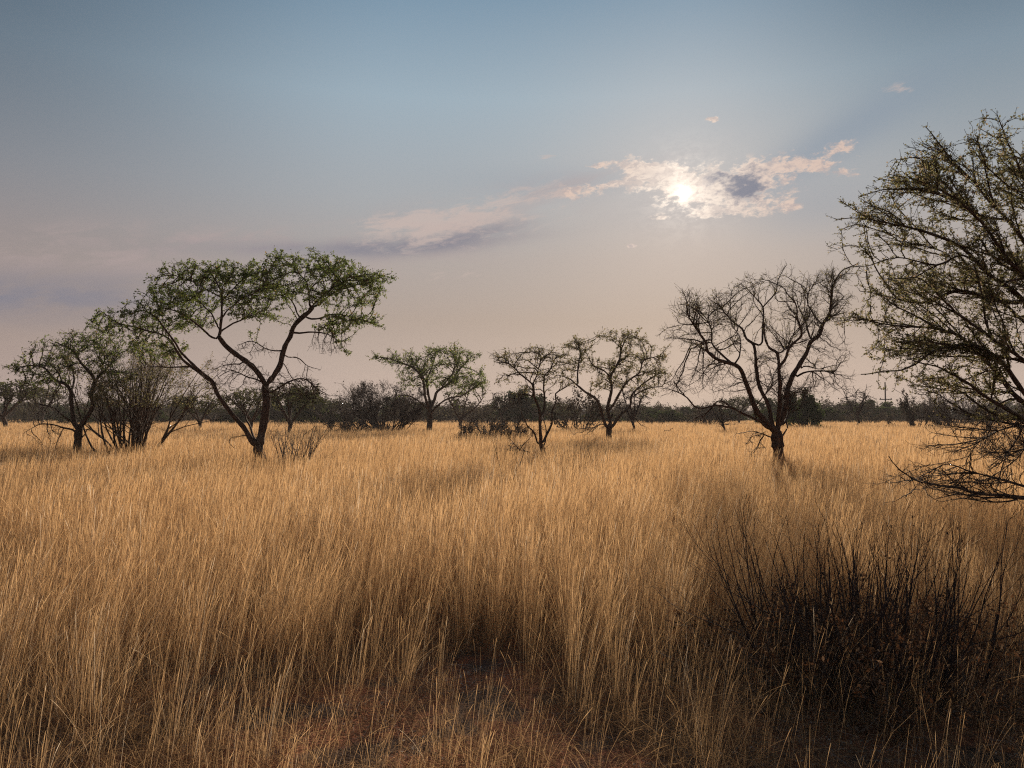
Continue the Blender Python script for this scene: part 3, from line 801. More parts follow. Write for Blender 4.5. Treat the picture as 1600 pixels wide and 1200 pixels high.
# 7 large bare tree
TREES.append(dict(seed=17, d=18.7, base=(1216, 722), label="large nearly leafless tree with many rising stems from one thick trunk", name="bare_tree", bark=M_BARK_RED,
    limbs=[
    ([(1216, 712), (1215, 695), (1213, 674)], 9.6, 8.8),
    ([(1213, 674), (1204, 668), (1181, 641), (1166, 606), (1157, 583), (1146, 572), (1122, 562), (1108, 550), (1102, 536), (1090, 521), (1076, 498), (1073, 478)], 5.0, 0.7, -1.6),
    ([(1146, 570), (1128, 553), (1115, 536), (1114, 515), (1106, 498)], 1.8, 0.6, 0.4, False, -0.8),
    ([(1148, 568), (1157, 556), (1159, 533), (1150, 515)], 1.4, 0.5, 0.8, False, -0.8),
    ([(1100, 536), (1085, 531), (1058, 527), (1037, 527)], 1.3, 0.4, -0.6, False, -1.2),
    ([(1206, 664), (1201, 640), (1190, 609), (1182, 580), (1181, 553), (1178, 539), (1166, 530), (1160, 515), (1146, 504), (1126, 480), (1108, 466)], 4.0, 0.6, 1.2),
    ([(1181, 540), (1191, 533), (1192, 507), (1192, 480), (1178, 463), (1157, 443)], 2.0, 0.5, 0.8, False, 0.8),
    ([(1192, 480), (1210, 457), (1216, 434), (1230, 414)], 1.5, 0.5, 0.8, False, 1.2),
    ([(1215, 672), (1217, 640), (1217, 606), (1216, 577), (1215, 553), (1204, 545), (1197, 534), (1194, 512)], 4.2, 1.0, -0.9),
    ([(1216, 575), (1226, 562), (1233, 542), (1248, 527), (1251, 518), (1246, 498), (1245, 478), (1230, 457)], 2.4, 0.6, -0.8, False, -0.4),
    ([(1216, 553), (1224, 545), (1232, 540), (1240, 520)], 1.4, 0.5, 1.4, False, -0.8),
    ([(1217, 668), (1225, 644), (1230, 612), (1242, 582), (1260, 556), (1268, 536), (1280, 527), (1286, 510), (1295, 492), (1299, 469), (1303, 442), (1315, 422), (1342, 411)], 4.9, 0.7, 1.0),
    ([(1266, 530), (1257, 507), (1248, 486), (1243, 462)], 1.7, 0.5, 1.2, False, 0.5),
    ([(1286, 510), (1272, 490), (1262, 470), (1264, 445)], 1.5, 0.5, 0.4, False, 0.8),
    ([(1242, 590), (1260, 582), (1286, 581), (1306, 581), (1318, 566)], 1.8, 0.5, -1.2, False, 0.4),
    ([(1250, 576), (1262, 573), (1280, 577), (1309, 571), (1322, 556)], 1.3, 0.4, 1.6, False, 0.6),
    ([(1208, 672), (1201, 667), (1187, 658), (1163, 647), (1143, 638), (1117, 634), (1090, 638), (1073, 623), (1055, 612), (1033, 606)], 2.8, 0.5, -2.0),
    ([(1211, 684), (1198, 679), (1175, 673), (1152, 675)], 1.3, 0.4, -1.0, True),
    ([(1222, 664), (1228, 655), (1231, 640), (1236, 620), (1254, 606)], 1.8, 0.6, 1.6, True),
    ([(1219, 690), (1228, 668), (1224, 655)], 1.6, 0.8, 0.8, True),
    ([(1186, 660), (1180, 640), (1192, 625), (1210, 600)], 1.3, 0.5, -1.4, True),
    ],
    crown=[(1075, 488, 38, 20), (1062, 522, 34, 18), (1120, 495, 42, 28), (1158, 458, 32, 20), (1200, 440, 32, 18), (1228, 428, 20, 14), (1180, 490, 32, 20), (1212, 510, 26, 18), (1258, 450, 28, 20), (1298, 440, 30, 20), (1332, 428, 30, 14), (1262, 500, 30, 20), (1300, 490, 26, 20), (1240, 540, 30, 14), (1198, 562, 28, 12), (1140, 540, 28, 14), (1320, 470, 24, 18), (1100, 540, 30, 14)],
    n=2300, gap=0.15, depth=1.15, shoots=dict(prob=0.8, length=0.8, ang=(25, 58), bias=(0, 0, 0.08), step=0.085, tert=0.58, tlen=0.36, jit=0.17), dead=[(1092, 585, 44, 30), (1050, 602, 28, 16), (1130, 604, 40, 20), (1290, 598, 38, 18), (1305, 548, 30, 22), (1182, 692, 22, 26), (1085, 655, 24, 14), (1240, 620, 34, 20), (1190, 600, 40, 22)], nd=680, trop=(0, 0, 0.08),
    step=0.10, di=0.8, dk=0.17, leaf=(0.55, 0.017, M_OLIVE), lim=0.85, leaf_y=580, thick=0.022, r0=0.0027, twig=(0.85, 0.2), twn=(1, 3)))
# 8 near tree leaning in from the right
TREES.append(dict(seed=18, d=8.0, base=(1745, 900), label="close thorny tree leaning in from the right edge with olive twigs and dead lower boughs",
    limbs=[
    ([(1742, 850), (1730, 780), (1722, 720)], 17, 15),
    ([(1722, 725), (1680, 690), (1640, 665), (1600, 647), (1574, 633), (1523, 602), (1470, 575), (1420, 562)], 5.2, 0.9, -1.0),
    ([(1722, 722), (1650, 655), (1600, 622), (1566, 585), (1532, 551), (1503, 528), (1450, 508), (1400, 502), (1345, 497)], 5.6, 0.8, -0.2),
    ([(1722, 720), (1660, 570), (1600, 469), (1551, 432), (1523, 406), (1495, 384), (1452, 367), (1399, 350), (1353, 341), (1305, 341)], 6.2, 0.7, -0.6),
    ([(1720, 715), (1670, 500), (1600, 387), (1574, 344), (1540, 307), (1510, 270), (1481, 242), (1450, 202)], 5.8, 0.8, 0.6),
    ([(1722, 718), (1710, 500), (1660, 370), (1605, 280), (1575, 225), (1555, 182)], 5.4, 0.8, 0.2),
    ([(1600, 475), (1560, 470), (1495, 455), (1438, 474), (1376, 458), (1345, 452)], 4.2, 0.8, 0.8, False, 0.2),
    ([(1640, 650), (1590, 600), (1540, 545), (1480, 540), (1420, 572), (1345, 586)], 4.4, 0.8, -1.2),
    ([(1574, 344), (1520, 330), (1460, 300), (1400, 296), (1340, 310)], 3.0, 0.7, -1.0, False, 0.4),
    ([(1540, 420), (1500, 400), (1461, 416), (1401, 404), (1353, 415), (1330, 418)], 2.2, 0.6, 0.6, False, -0.4),
    ([(1510, 270), (1470, 262), (1430, 246), (1392, 248)], 2.0, 0.6, -0.6, False, 0.6),
    ([(1722, 720), (1640, 540), (1580, 480), (1530, 440), (1470, 390), (1420, 380), (1370, 385)], 4.2, 0.6, 1.8),
    ([(1720, 715), (1650, 480), (1590, 420), (1530, 350), (1490, 310), (1440, 285), (1395, 272)], 4.2, 0.6, -1.8),
    ([(1720, 715), (1640, 600), (1570, 540), (1500, 490), (1440, 440), (1390, 430)], 4.0, 0.6, -2.0),
    ([(1720, 710), (1690, 450), (1640, 320), (1590, 240), (1530, 205)], 4.2, 0.6, 1.6),
    ([(1720, 700), (1760, 520), (1740, 330), (1690, 220), (1650, 160)], 8, 1.0, 0.4),
    ([(1722, 700), (1830, 560), (1880, 420), (1900, 300)], 9, 1.2, 0.0),
    ([(1722, 710), (1860, 620), (1960, 560), (2060, 520)], 8, 1.2, 0.8),
    ([(1722, 700), (1780, 480), (1810, 330), (1800, 220)], 7, 1.0, 2.0),
    ([(1728, 760), (1680, 770), (1630, 780), (1566, 775), (1523, 772), (1489, 763), (1438, 755), (1416, 743), (1400, 726), (1387, 712)], 4.6, 0.8, -0.8, True),
    ([(1438, 755), (1424, 764), (1412, 768), (1400, 778)], 1.2, 0.5, -0.2, True, -0.7),
    ([(1640, 772), (1590, 758), (1540, 745), (1509, 735), (1485, 727), (1450, 742)], 2.6, 0.6, -0.2, True),
    ([(1600, 778), (1550, 782), (1500, 776), (1470, 784)], 1.8, 0.5, 0.2, True, -0.5),
    ([(1726, 740), (1660, 690), (1600, 668), (1560, 670), (1535, 684), (1503, 692)], 3.6, 0.6, 0.6, True),
    ([(1600, 668), (1574, 701), (1556, 716), (1546, 726)], 1.8, 0.5, 0.3, True, 0.4),
    ([(1560, 670), (1530, 690), (1512, 712), (1520, 720)], 1.4, 0.4, 0.2, True, 0.5),
    ([(1640, 685), (1610, 690), (1590, 720), (1570, 738)], 1.8, 0.5, -0.4, True),
    ],
    crown=[(1530, 222, 62, 34), (1585, 200, 40, 24), (1500, 268, 72, 32), (1440, 310, 70, 30), (1360, 342, 66, 11), (1540, 330, 80, 40), (1400, 365, 80, 20), (1500, 415, 90, 34), (1420, 455, 86, 28), (1368, 495, 66, 22), (1500, 500, 90, 34), (1450, 550, 84, 24), (1370, 545, 66, 18), (1540, 570, 70, 24), (1470, 605, 100, 24), (1560, 632, 70, 22), (1590, 300, 60, 60), (1590, 450, 60, 60),
           (1680, 300, 80, 110), (1760, 420, 90, 120), (1860, 420, 90, 120)],
    n=1600, depth=1.3, shoots=dict(prob=0.50, length=1.1, ang=(12, 42), bias=(-0.07, 0, 0.08), step=0.06, tert=0.44, tlen=0.30, jit=0.075), dead=[(1450, 750, 50, 20), (1530, 755, 70, 22), (1545, 695, 50, 20), (1600, 710, 40, 30), (1560, 662, 60, 20)], nd=900,
    step=0.08, di=0.6, dk=0.11, lim=0.78, leaf=(2.6, 0.0135, M_OLIVE), leaf_y=655, thick=0.013, r0=0.0022, e=2.5, leafr=0.0085, gap=0.3, twig=(0.75, 0.10), twn=(1, 2), jit=0.10, srcf=0.12, trop=(-0.12, 0, 0.08), bark=M_BARK))
for T in TREES:
    grow_tree(T)


# ------------------------------------------------------------------ shrubs (several stems fanning from the ground)
def fan_skel(base, seed, nst, spread, L, r0, levels=3, branch=0.32, jit=0.12, up=0.05, base_r=0.15, azim=None, nseg=9, start_level=2, asp=1.0):
    s = Skel(seed); r = s.r
    root = s.add(np.asarray(base, float) - np.array([0, 0, 0.12]), -1, r0, False)
    for i in range(nst):
        a = r.uniform(0, 2 * math.pi) if azim is None else azim(i, r)
        tilt = spread * (r.uniform(0.05, 1.0) ** 0.7)
        dr = np.array([math.cos(a) * math.sin(tilt) * asp, math.sin(a) * math.sin(tilt), math.cos(tilt)])
        b = np.asarray(base) + np.array([math.cos(a), math.sin(a), 0]) * base_r * r.uniform(0, 1)
        b[2] = base[2] - 0.03
        stack = [(s.add(b, root, r0, False), dr, L * r.uniform(0.7, 1.1), r0, 0)]
        while stack:
            q, dv, rem, rad, lev = stack.pop()
            st = rem / nseg if lev == 0 else rem / max(3, nseg - 2 * lev)
            k = nseg if lev == 0 else max(3, nseg - 2 * lev)
            for j in range(k):
                dv = dv + r.normal(0, jit, 3) + np.array([0, 0, up]); dv = dv / np.linalg.norm(dv)
                rr = max(rad * (1 - 0.8 * (j + 1) / k), 0.0015)
                q = s.add(s.pos[q] + dv * st, q, rr, False)
                if lev < levels and j >= (start_level if lev == 0 else 0) and r.uniform() < branch:
                    nd = dv + norm(r.normal(size=3)) * r.uniform(0.45, 0.85); nd /= np.linalg.norm(nd)
                    stack.append((q, nd, (rem * (1 - (j + 1) / k)) * r.uniform(0.6, 1.0) + st * 1.2, rr * 0.75, lev + 1))
    return s


def grow_shrub(name, label, cat, base, seed, bark, leaf=None, tw=None, thick=0.012, group=None, rmin=0.0, stem_name="stems", **kw):
    s = fan_skel(base, seed, **kw)
    if rmin:
        s.rmin = [max(x, rmin) for x in s.rmin]
    if tw: s.twigs(tw[0], tw[1], rmax=0.05, num=(1, 2), up=0.1)
    stems, crown = Geo(), Geo()
    rad = s.mesh(max(rmin, 0.0022), 2.4, thick, stems, crown)
    pos = np.array(s.pos); par = np.array(s.par)
    if leaf:
        dens, size, mat, zmin = leaf
        c = np.where((par >= 0) & (rad < thick) & (pos[:, 2] > zmin))[0]
        nz = vnoise(pos[c, 0] * 1.2 + 9, pos[c, 2] * 1.5 + pos[c, 1], seed + 3)
        ci = np.repeat(c, s.r.poisson(dens * (0.4 + 1.2 * nz)))
        C = pos[ci] + s.r.normal(0, size * 1.3, (len(ci), 3))
        leaf_quads(crown, C, size, 1, tint=np.clip(s.r.normal(0.5, 0.27, len(ci)), 0, 1), r=s.r)
    root = empty(name, base, label, cat, group)
    stems.build(stem_name, [bark], root, base)
    crown.build("crown" if leaf else "twigs", [bark, leaf[2] if leaf else bark], root, base)
    return root


def gbase(px, d):
    q = P(px, HZ, d); q[2] = 0
    return q


grow_shrub("thorn_bush", "tall dark many-stemmed bush fanning out between the left acacia and the large flat-topped one", "bush",
           gbase(207, 24.5), 21, M_BARK, leaf=(0.9, 0.028, M_OLIVE, 2.2), tw=(0.7, 0.22), nst=36, spread=R(47), L=4.0, r0=0.045, levels=3, branch=0.46, jit=0.09, up=0.03, base_r=0.34, thick=0.02)
grow_shrub("dead_bush", "small dead twig bush at the foot of the large flat-topped acacia", "dead bush",
           gbase(455, 19.4), 22, M_DARK, tw=(0.5, 0.16), nst=18, spread=R(52), L=1.75, r0=0.022, levels=2, branch=0.3, jit=0.12, base_r=0.3, thick=0.008)
grow_shrub("thorn_bush", "wide dark dome-shaped bush just left of the bright green flat-crowned acacia", "bush",
           gbase(600, 60.0), 23, M_DARK, leaf=(0.30, 0.06, M_DUSK, 0.9), tw=(0.7, 0.4), nst=40, spread=R(60), L=4.2, r0=0.05, levels=3, branch=0.36, jit=0.09, up=0.06, base_r=0.8, thick=0.03, rmin=0.008, asp=1.0)
grow_shrub("dead_bush", "low grey dead brushwood in the grass left of the dark dome-shaped bush", "dead bush",
           gbase(556, 55.0), 24, M_DEAD, tw=(0.6, 0.4), nst=34, spread=R(75), L=1.7, r0=0.03, levels=2, branch=0.3, jit=0.18, base_r=2.2, thick=0.03, rmin=0.010)
grow_shrub("dead_bush", "low spreading dead thicket left of the slender sparse acacia", "dead bush",
           gbase(782, 38.0), 25, M_DARK, leaf=(0.25, 0.04, M_DUSK, 0.4), tw=(0.6, 0.3), nst=60, spread=R(66), L=1.75, r0=0.024, levels=2, branch=0.3, jit=0.16, base_r=1.35, thick=0.03, rmin=0.007)
grow_shrub("dead_bush", "small tangled grey brush below the right-hand thorny tree", "dead bush",
           gbase(1590, 21.0), 26, M_DEAD, tw=(0.6, 0.25), nst=34, spread=R(70), L=1.7, r0=0.018, levels=2, branch=0.3, jit=0.16, base_r=0.7, thick=0.02, rmin=0.005)
grow_shrub("dead_bush", "small dark dried tuft in the grass right of the slender sparse acacia", "dead bush",
           gbase(888, 16.5), 27, M_DARK, nst=44, spread=R(28), L=1.15, r0=0.008, levels=1, branch=0.2, jit=0.06, base_r=0.3, thick=0.01)
grow_shrub("dead_sapling", "single dry forked stem poking from the grass left of the slender sparse acacia", "dead sapling",
           gbase(791, 16.0), 28, M_DARK, nst=3, spread=R(24), L=1.38, r0=0.017, levels=1, branch=0.3, jit=0.08, base_r=0.05, thick=0.006)


# foreground dead shrub
def front_shrub():
    base = np.array([*gp(1345, 1085), 0.0])
    s = fan_skel(base, 31, nst=105, spread=R(36), L=1.18, r0=0.0085, levels=2, branch=0.15, jit=0.065, up=0.05, base_r=0.70, nseg=11, start_level=3)
    stems = Geo(); tw = Geo()
    s.mesh(0.0012, 2.4, 0.0, stems, stems)
    t = fan_skel(base, 32, nst=300, spread=R(64), L=0.62, r0=0.0034, levels=2, branch=0.3, jit=0.2, up=0.02, base_r=0.80, nseg=7)
    t.mesh(0.0010, 2.4, 9, tw, tw)
    lv = Geo()
    pos = np.array(t.pos)
    ci = t.r.integers(0, len(pos), 13000)
    C = pos[ci] + t.r.normal(0, 0.02, (len(ci), 3))
    C[:, 2] = np.maximum(C[:, 2], 0.01)
    leaf_quads(lv, C, 0.014, 0, tint=np.clip(t.r.beta(1.7, 1.9, len(ci)), 0, 1), flat=0.1, aspect=0.5, r=t.r)
    root = empty("dead_shrub", base, "blackened dead shrub with upright bare shoots and withered brown leaves, close by in front", "dead shrub")
    stems.build("stems", [M_DARK], root, base)
    tw.build("twigs", [M_DEAD], root, base)
    lv.build("withered_leaves", [M_WITHER], root, base)


front_shrub()


# ------------------------------------------------------------------ background bushes and trees
def proto_geo(kind, seed):
    """returns (stem Geo, crown Geo) of a bush about 4 m tall, standing at the origin, sized for >50 m"""
    st, cr = Geo(), Geo()
    o = np.zeros(3)
    if kind == "dome":       # dense dusty dome
        s = fan_skel(o, seed, nst=15, spread=R(78), L=3.9, r0=0.07, levels=2, branch=0.35, jit=0.12, up=0.05, base_r=0.6); lf = (2.6, 0.13); m0 = 0.3
    elif kind == "bare":     # leafless brown
        s = fan_skel(o, seed, nst=20, spread=R(62), L=4.1, r0=0.06, levels=3, branch=0.34, jit=0.12, up=0.04, base_r=0.5); lf = (0.25, 0.09); m0 = 1.0
    elif kind == "green":    # rounded dense green
        s = fan_skel(o, seed, nst=18, spread=R(72), L=3.7, r0=0.08, levels=2, branch=0.42, jit=0.13, up=0.06, base_r=0.5); lf = (5.5, 0.15); m0 = 0.2
    elif kind == "umbrella":  # single trunk, spreading top
        s = Skel(seed); q = s.add(o - [0, 0, .05], -1, 0.16, False)
        for z in (0.5, 1.0, 1.4): q = s.add(np.array([s.r.normal(0, .06), s.r.normal(0, .06), z]), q, 0.14, False)
        f = q
        for i in range(6):
            a = i * 2 * math.pi / 6 + s.r.uniform(-.4, .4)
            s.limb([s.pos[f], s.pos[f] + np.array([math.cos(a) * .7, math.sin(a) * .7, .9]), s.pos[f] + np.array([math.cos(a) * 1.9, math.sin(a) * 1.9, 1.9 + s.r.uniform(-.2, .4)])], 0.08, 0.03, 0.3)
        at = norm(s.r.normal(size=(420, 3))) * s.r.uniform(.5, 1, (420, 1)) * np.array([2.6, 2.6, 0.75]) + np.array([0, 0, 3.35])
        s.colonize(at, 0.28, 2.2, 0.42); s.twigs(0.7, 0.4, rmax=0.05); lf = (2.4, 0.10); m0 = 2.2
    else:                    # thin bare little tree
        s = Skel(seed); q = s.add(o - [0, 0, .05], -1, 0.11, False)
        for z in (0.5, 1.0, 1.5): q = s.add(np.array([s.r.normal(0, .1), s.r.normal(0, .1), z]), q, 0.1, False)
        f = q
        for i in range(6):
            a = s.r.uniform(0, 6.28)
            s.limb([s.pos[f], s.pos[f] + np.array([math.cos(a) * .5, math.sin(a) * .5, 1.0]), s.pos[f] + np.array([math.cos(a) * 1.1, math.sin(a) * 1.1, 2.4 + s.r.uniform(-.5, .4)])], 0.055, 0.02, 0.3)
        at = norm(s.r.normal(size=(260, 3))) * s.r.uniform(.3, 1, (260, 1)) * np.array([1.6, 1.6, 1.3]) + np.array([0, 0, 3.0])
        s.colonize(at, 0.26, 2.0, 0.42); s.twigs(0.8, 0.4, rmax=0.05); lf = (0.3, 0.07); m0 = 1.6
    s.rmin = [max(x, 0.014) if x > 0 else 0 for x in s.rmin]
    rad = s.mesh(0.014, 2.4, 0.04, st, cr)
    pos = np.array(s.pos); par = np.array(s.par)
    c = np.where((par >= 0) & (rad < 0.05) & (pos[:, 2] > m0))[0]
    nz = vnoise(pos[c, 0] * 1.1 + 20, pos[c, 1] * 1.1 + pos[c, 2] * 1.3, seed)
    ci = np.repeat(c, s.r.poisson(lf[0] * (0.4 + 1.2 * nz)))
    C = pos[ci] + s.r.normal(0, lf[1] * 1.3, (len(ci), 3)); C[:, 2] = np.maximum(C[:, 2], 0.05)
    leaf_quads(cr, C, lf[1], 1, tint=np.clip(s.r.normal(0.5, 0.27, len(ci)), 0, 1), r=s.r)
    return st, cr


KMAT = {"dome": (M_DARK, M_DUSK), "bare": (M_DARK, M_DUSK), "green": (M_BARK, M_DKGREEN), "umbrella": (M_BARK, M_DULL), "twiggy": (M_DARK, M_DUSK)}
PROTO = {}
for i, (k, sd) in enumerate([("dome", 41), ("dome", 42), ("bare", 43), ("bare", 44), ("green", 45), ("umbrella", 46), ("umbrella", 47), ("twiggy", 48), ("twiggy", 49)]):
    st, cr = proto_geo(k, sd)
    PROTO.setdefault(k, []).append((st, cr))
PMESH = {}


def place_bg(kind, var, px, d, width_px, top_py, name, label, cat, group=None, rot=0.0):
    """a background plant with its foot on the ground at distance d, its own width and top"""
    st, cr = PROTO[kind][var]
    key = (kind, var)
    ht = EYE + (HZ - top_py) / F * d
    wd = width_px / F * d
    v = np.concatenate(cr.v)
    if key not in PMESH:
        PMESH[key] = (None, None)
    h0 = np.percentile(v[:, 2], 99.5); w0 = np.percentile(np.abs(v[:, :2]), 99) * 2
    b = gbase(px, d)
    root = empty(name, b, label, cat, group)
    root.rotation_euler = (0, 0, rot)
    root.scale = (wd / w0, wd / w0, ht / h0)
    if PMESH[key][0] is None:
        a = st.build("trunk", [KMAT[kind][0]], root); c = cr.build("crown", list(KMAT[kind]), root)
        PMESH[key] = (a.data, c.data)
    else:
        for nm, me in zip(("trunk", "crown"), PMESH[key]):
            o = bpy.data.objects.new(nm, me); col.objects.link(o); o.parent = root
    return root


BG = [
 ("umbrella", 0, 8, 68, 110, 592, "acacia_tree", "bushy green tree standing at the left edge behind the leftmost near acacia", "tree"),
 ("umbrella", 1, 312, 66, 84, 618, "acacia_tree", "small round-topped tree seen between the dark many-stemmed bush and the large flat-topped acacia", "tree"),
 ("umbrella", 0, 392, 60, 90, 606, "acacia_tree", "olive tree standing behind the trunk of the large flat-topped acacia", "tree"),
 ("umbrella", 1, 455, 48, 96, 600, "acacia_tree", "twin-trunked small tree behind the small dead twig bush", "tree"),
 ("green", 0, 494, 112, 62, 620, "round_bush", "round grey-green bush on the far edge just right of the large flat-topped acacia", "bush"),
 ("bare", 0, 545, 78, 80, 606, "thorn_bush", "brown leafless bush behind the low grey dead brushwood", "bush"),
 ("twiggy", 0, 786, 80, 46, 612, "bare_tree", "little reddish bare tree rising behind the low spreading dead thicket", "tree"),
 ("dome", 0, 902, 62, 92, 604, "thorn_bush", "dense dark bush showing between the slender sparse acacia and the mid-sized spreading one", "bush"),
 ("twiggy", 1, 988, 58, 52, 600, "bare_tree", "thin bare tree just right of the mid-sized spreading acacia's trunk", "tree"),
 ("bare", 1, 1108, 95, 44, 628, "thorn_bush", "small bare bush on the far edge left of the large leafless tree", "bush"),
 ("twiggy", 0, 1134, 54, 46, 634, "bare_tree", "stunted dead tree below the left boughs of the large leafless tree", "tree"),
 ("green", 0, 1258, 78, 74, 612, "round_bush", "dense rounded dark green bush right behind the large leafless tree", "bush"),
 ("twiggy", 1, 1340, 88, 48, 604, "bare_tree", "thin bare tree standing left of the power pole", "tree"),
 ("dome", 1, 1432, 72, 86, 614, "thorn_bush", "dark rounded bush right of the power pole", "bush"),
 ("bare", 0, 1486, 70, 80, 634, "thorn_bush", "low dark bush between the rounded bush by the power pole and a dead forked tree", "bush"),
 ("twiggy", 0, 1540, 50, 52, 630, "bare_tree", "dead forked tree behind the lower boughs of the right-hand thorny tree", "tree"),
]
for i, b in enumerate(BG):
    place_bg(*b, rot=i * 1.7)

# the far edge of the plain: a belt of bush, single crowns of it still told apart
FAR_GROUP = "bushes massed along the far edge of the plain"
rf = np.random.default_rng(77)
xs = np.linspace(-60, 1700, 52)
for i, px in enumerate(xs):
    k = rf.choice(["dome", "dome", "bare", "umbrella", "green", "dome"])
    var = rf.integers(0, len(PROTO[k]))
    d = rf.uniform(104, 132)
    place_bg(k, var, px + rf.uniform(-14, 14), d, rf.uniform(40, 96), rf.uniform(604, 646) + (6 if 960 < px < 1230 else 0) + (24 if 1345 < px < 1425 else 0), "far_bush", "one of the dark bushes massed along the far edge of the grassland", "bush", FAR_GROUP, rot=rf.uniform(0, 6.28))

# mass of bushland beyond
mass = Geo()
for i in range(330):
    k = rf.choice(["dome", "dome", "dome", "green", "bare"])
    st, cr = PROTO[k][rf.integers(0, len(PROTO[k]))]
    d = rf.uniform(135, 260)
    px = rf.uniform(-150, 1750)
    b = gbase(px, d); sc = rf.uniform(0.75, 1.6) * (0.80 if 960 < px < 1230 or 1330 < px < 1440 else 1.0); sw = rf.uniform(1.4, 2.1)
    a = rf.uniform(0, 6.28); ca, sa = math.cos(a), math.sin(a)
    v, f, m, t = cr.cat()
    lf = m == 1
    f = f[lf]; t = np.clip(t[lf] + rf.uniform(-0.35, 0.35), 0, 1)
    keep = rf.uniform(0, 1, len(f)) < 0.6
    f = f[keep]; t = t[keep]
    uq, inv = np.unique(f, return_inverse=True)
    vv = v[uq]
    w = np.stack([(vv[:, 0] * ca - vv[:, 1] * sa) * sw, (vv[:, 0] * sa + vv[:, 1] * ca) * sw, vv[:, 2] * sc], 1) + b
    mass.add(w, inv.reshape(-1, 4), 1 if k == "green" else 0, t)
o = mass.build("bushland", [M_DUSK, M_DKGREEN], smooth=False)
tag(o, "distant belt of dark bushland closing off the plain", "bushland", kind="stuff")


# hills on the skyline
def make_hills():
    xs = np.linspace(-1100, 1100, 300); v = []; f = []
    rows = 8
    for j in range(rows):
        t = j / (rows - 1)
        for i, x in enumerate(xs):
            h = 9.2 + 1.3 * math.sin(x * 0.0021 + 1) + 0.9 * math.sin(x * 0.0117 + 2) + 0.4 * math.sin(x * 0.047) + 0.25 * math.sin(x * 0.16)
            v.append((x, 620 + 200 * t, -2 + h * math.sin(math.pi * min(1, t * 1.0)) ** 0.8 if 0 < t < 1 else -2))
    n = len(xs)
    for j in range(rows - 1):
        for i in range(n - 1):
            f.append((j * n + i, j * n + i + 1, (j + 1) * n + i + 1, (j + 1) * n + i))
    m, nt, out = nmat("hazed_wooded_hills")
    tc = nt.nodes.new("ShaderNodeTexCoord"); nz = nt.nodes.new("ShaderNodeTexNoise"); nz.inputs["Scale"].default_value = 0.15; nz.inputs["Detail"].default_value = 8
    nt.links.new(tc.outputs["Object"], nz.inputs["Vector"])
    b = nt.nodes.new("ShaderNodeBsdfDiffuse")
    nt.links.new(ramp(nt, nz.outputs[0], [(0.3, (0.075, 0.088, 0.095)), (0.7, (0.12, 0.13, 0.13))]), b.inputs[0])  # woodland colour with the blue of distance haze painted in
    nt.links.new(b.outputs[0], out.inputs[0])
    o = quads_mesh("hills", v, f, [m])
    tag(o, "low bluish wooded rise on the horizon", "hills", kind="structure")


make_hills()


# power pole
def power_pole():
    d = 150.0
    b = gbase(1384, d)
    top = P(1384, 597, d)[2]
    root = empty("power_pole", b, "thin wooden power pole with one crossarm above the far bushes", "power pole")
    g = Geo()
    zs = np.linspace(-0.1, top, 8)
    A = np.stack([np.zeros(7), np.zeros(7), zs[:-1]], 1); B = np.stack([np.zeros(7), np.zeros(7), zs[1:]], 1)
    T = np.tile([0, 0, 1.0], (7, 1)); r = np.linspace(0.17, 0.11, 8)
    tubes(g, A, B, r[:-1], r[1:], T, T, 10)
    g.build("pole", [M_DARK], root)
    za = P(1384, 624, d)[2]
    g = Geo(); hw = 1.25
    c = np.array([(-hw, -.20, za - .09), (hw, -.20, za - .09), (hw, -.09, za - .09), (-hw, -.09, za - .09), (-hw, -.20, za + .09), (hw, -.20, za + .09), (hw, -.09, za + .09), (-hw, -.09, za + .09)])
    g.add(c, [(0, 1, 2, 3), (4, 5, 6, 7), (0, 1, 5, 4), (1, 2, 6, 5), (2, 3, 7, 6), (3, 0, 4, 7)])
    g.build("crossarm", [M_DARK], root, smooth=False)
    for x in (-1.1, 1.1):
        g = Geo()
        pr = [(za + .09, .05), (za + .15, .11), (za + .2, .06), (za + .26, .10), (za + .33, .04)]
        A = np.array([(x, -.145, p[0]) for p in pr[:-1]]); B = np.array([(x, -.145, p[0]) for p in pr[1:]])
        rr = np.array([p[1] for p in pr]); T = np.tile([0, 0, 1.0], (4, 1))
        tubes(g, A, B, rr[:-1], rr[1:], T, T, 8)
        g.build("insulator", [M_DEAD], root)


power_pole()

# dried flower stalks with spiky heads standing above the grass behind the dead shrub
def stalks():
    for i, (px, py) in enumerate([(1392, 823), (1426, 808), (1428, 822), (1445, 843), (1480, 833), (1496, 826), (1502, 846), (1525, 848)]):
        d = 6.8 + 0.25 * (i % 4)
        top = P(px, py, d)
        s = Skel(300 + i)
        b = np.array([top[0] + s.r.uniform(-.12, .12), top[1], 0.0])
        s.limb([b - np.array([0, 0, .03]), (b + top) / 2 + np.array([s.r.uniform(-.03, .03), 0, 0]), top], 0.0022, 0.0012, 0.06, wob=0.1)
        root = empty("dried_stalk", b, "thin dried stalk with dark spiky seed head, above the grass behind blackened shrub", "dried flower", "dried flower stalks behind the blackened shrub")
        g = Geo(); s.mesh(0.0012, 2.3, 0, g, g); g.build("stem", [M_DARK], root, b)
        k = 13
        dv = norm(s.r.normal(size=(k, 3)) + np.array([0, 0, .35])); A = np.repeat(top[None], k, 0)
        g = Geo(); tubes(g, A, A + dv * s.r.uniform(.014, .027, k)[:, None], np.full(k, .0032), np.full(k, .0007), dv, dv, 4)
        g.build("seed_head", [M_DARK], root, b)


stalks()


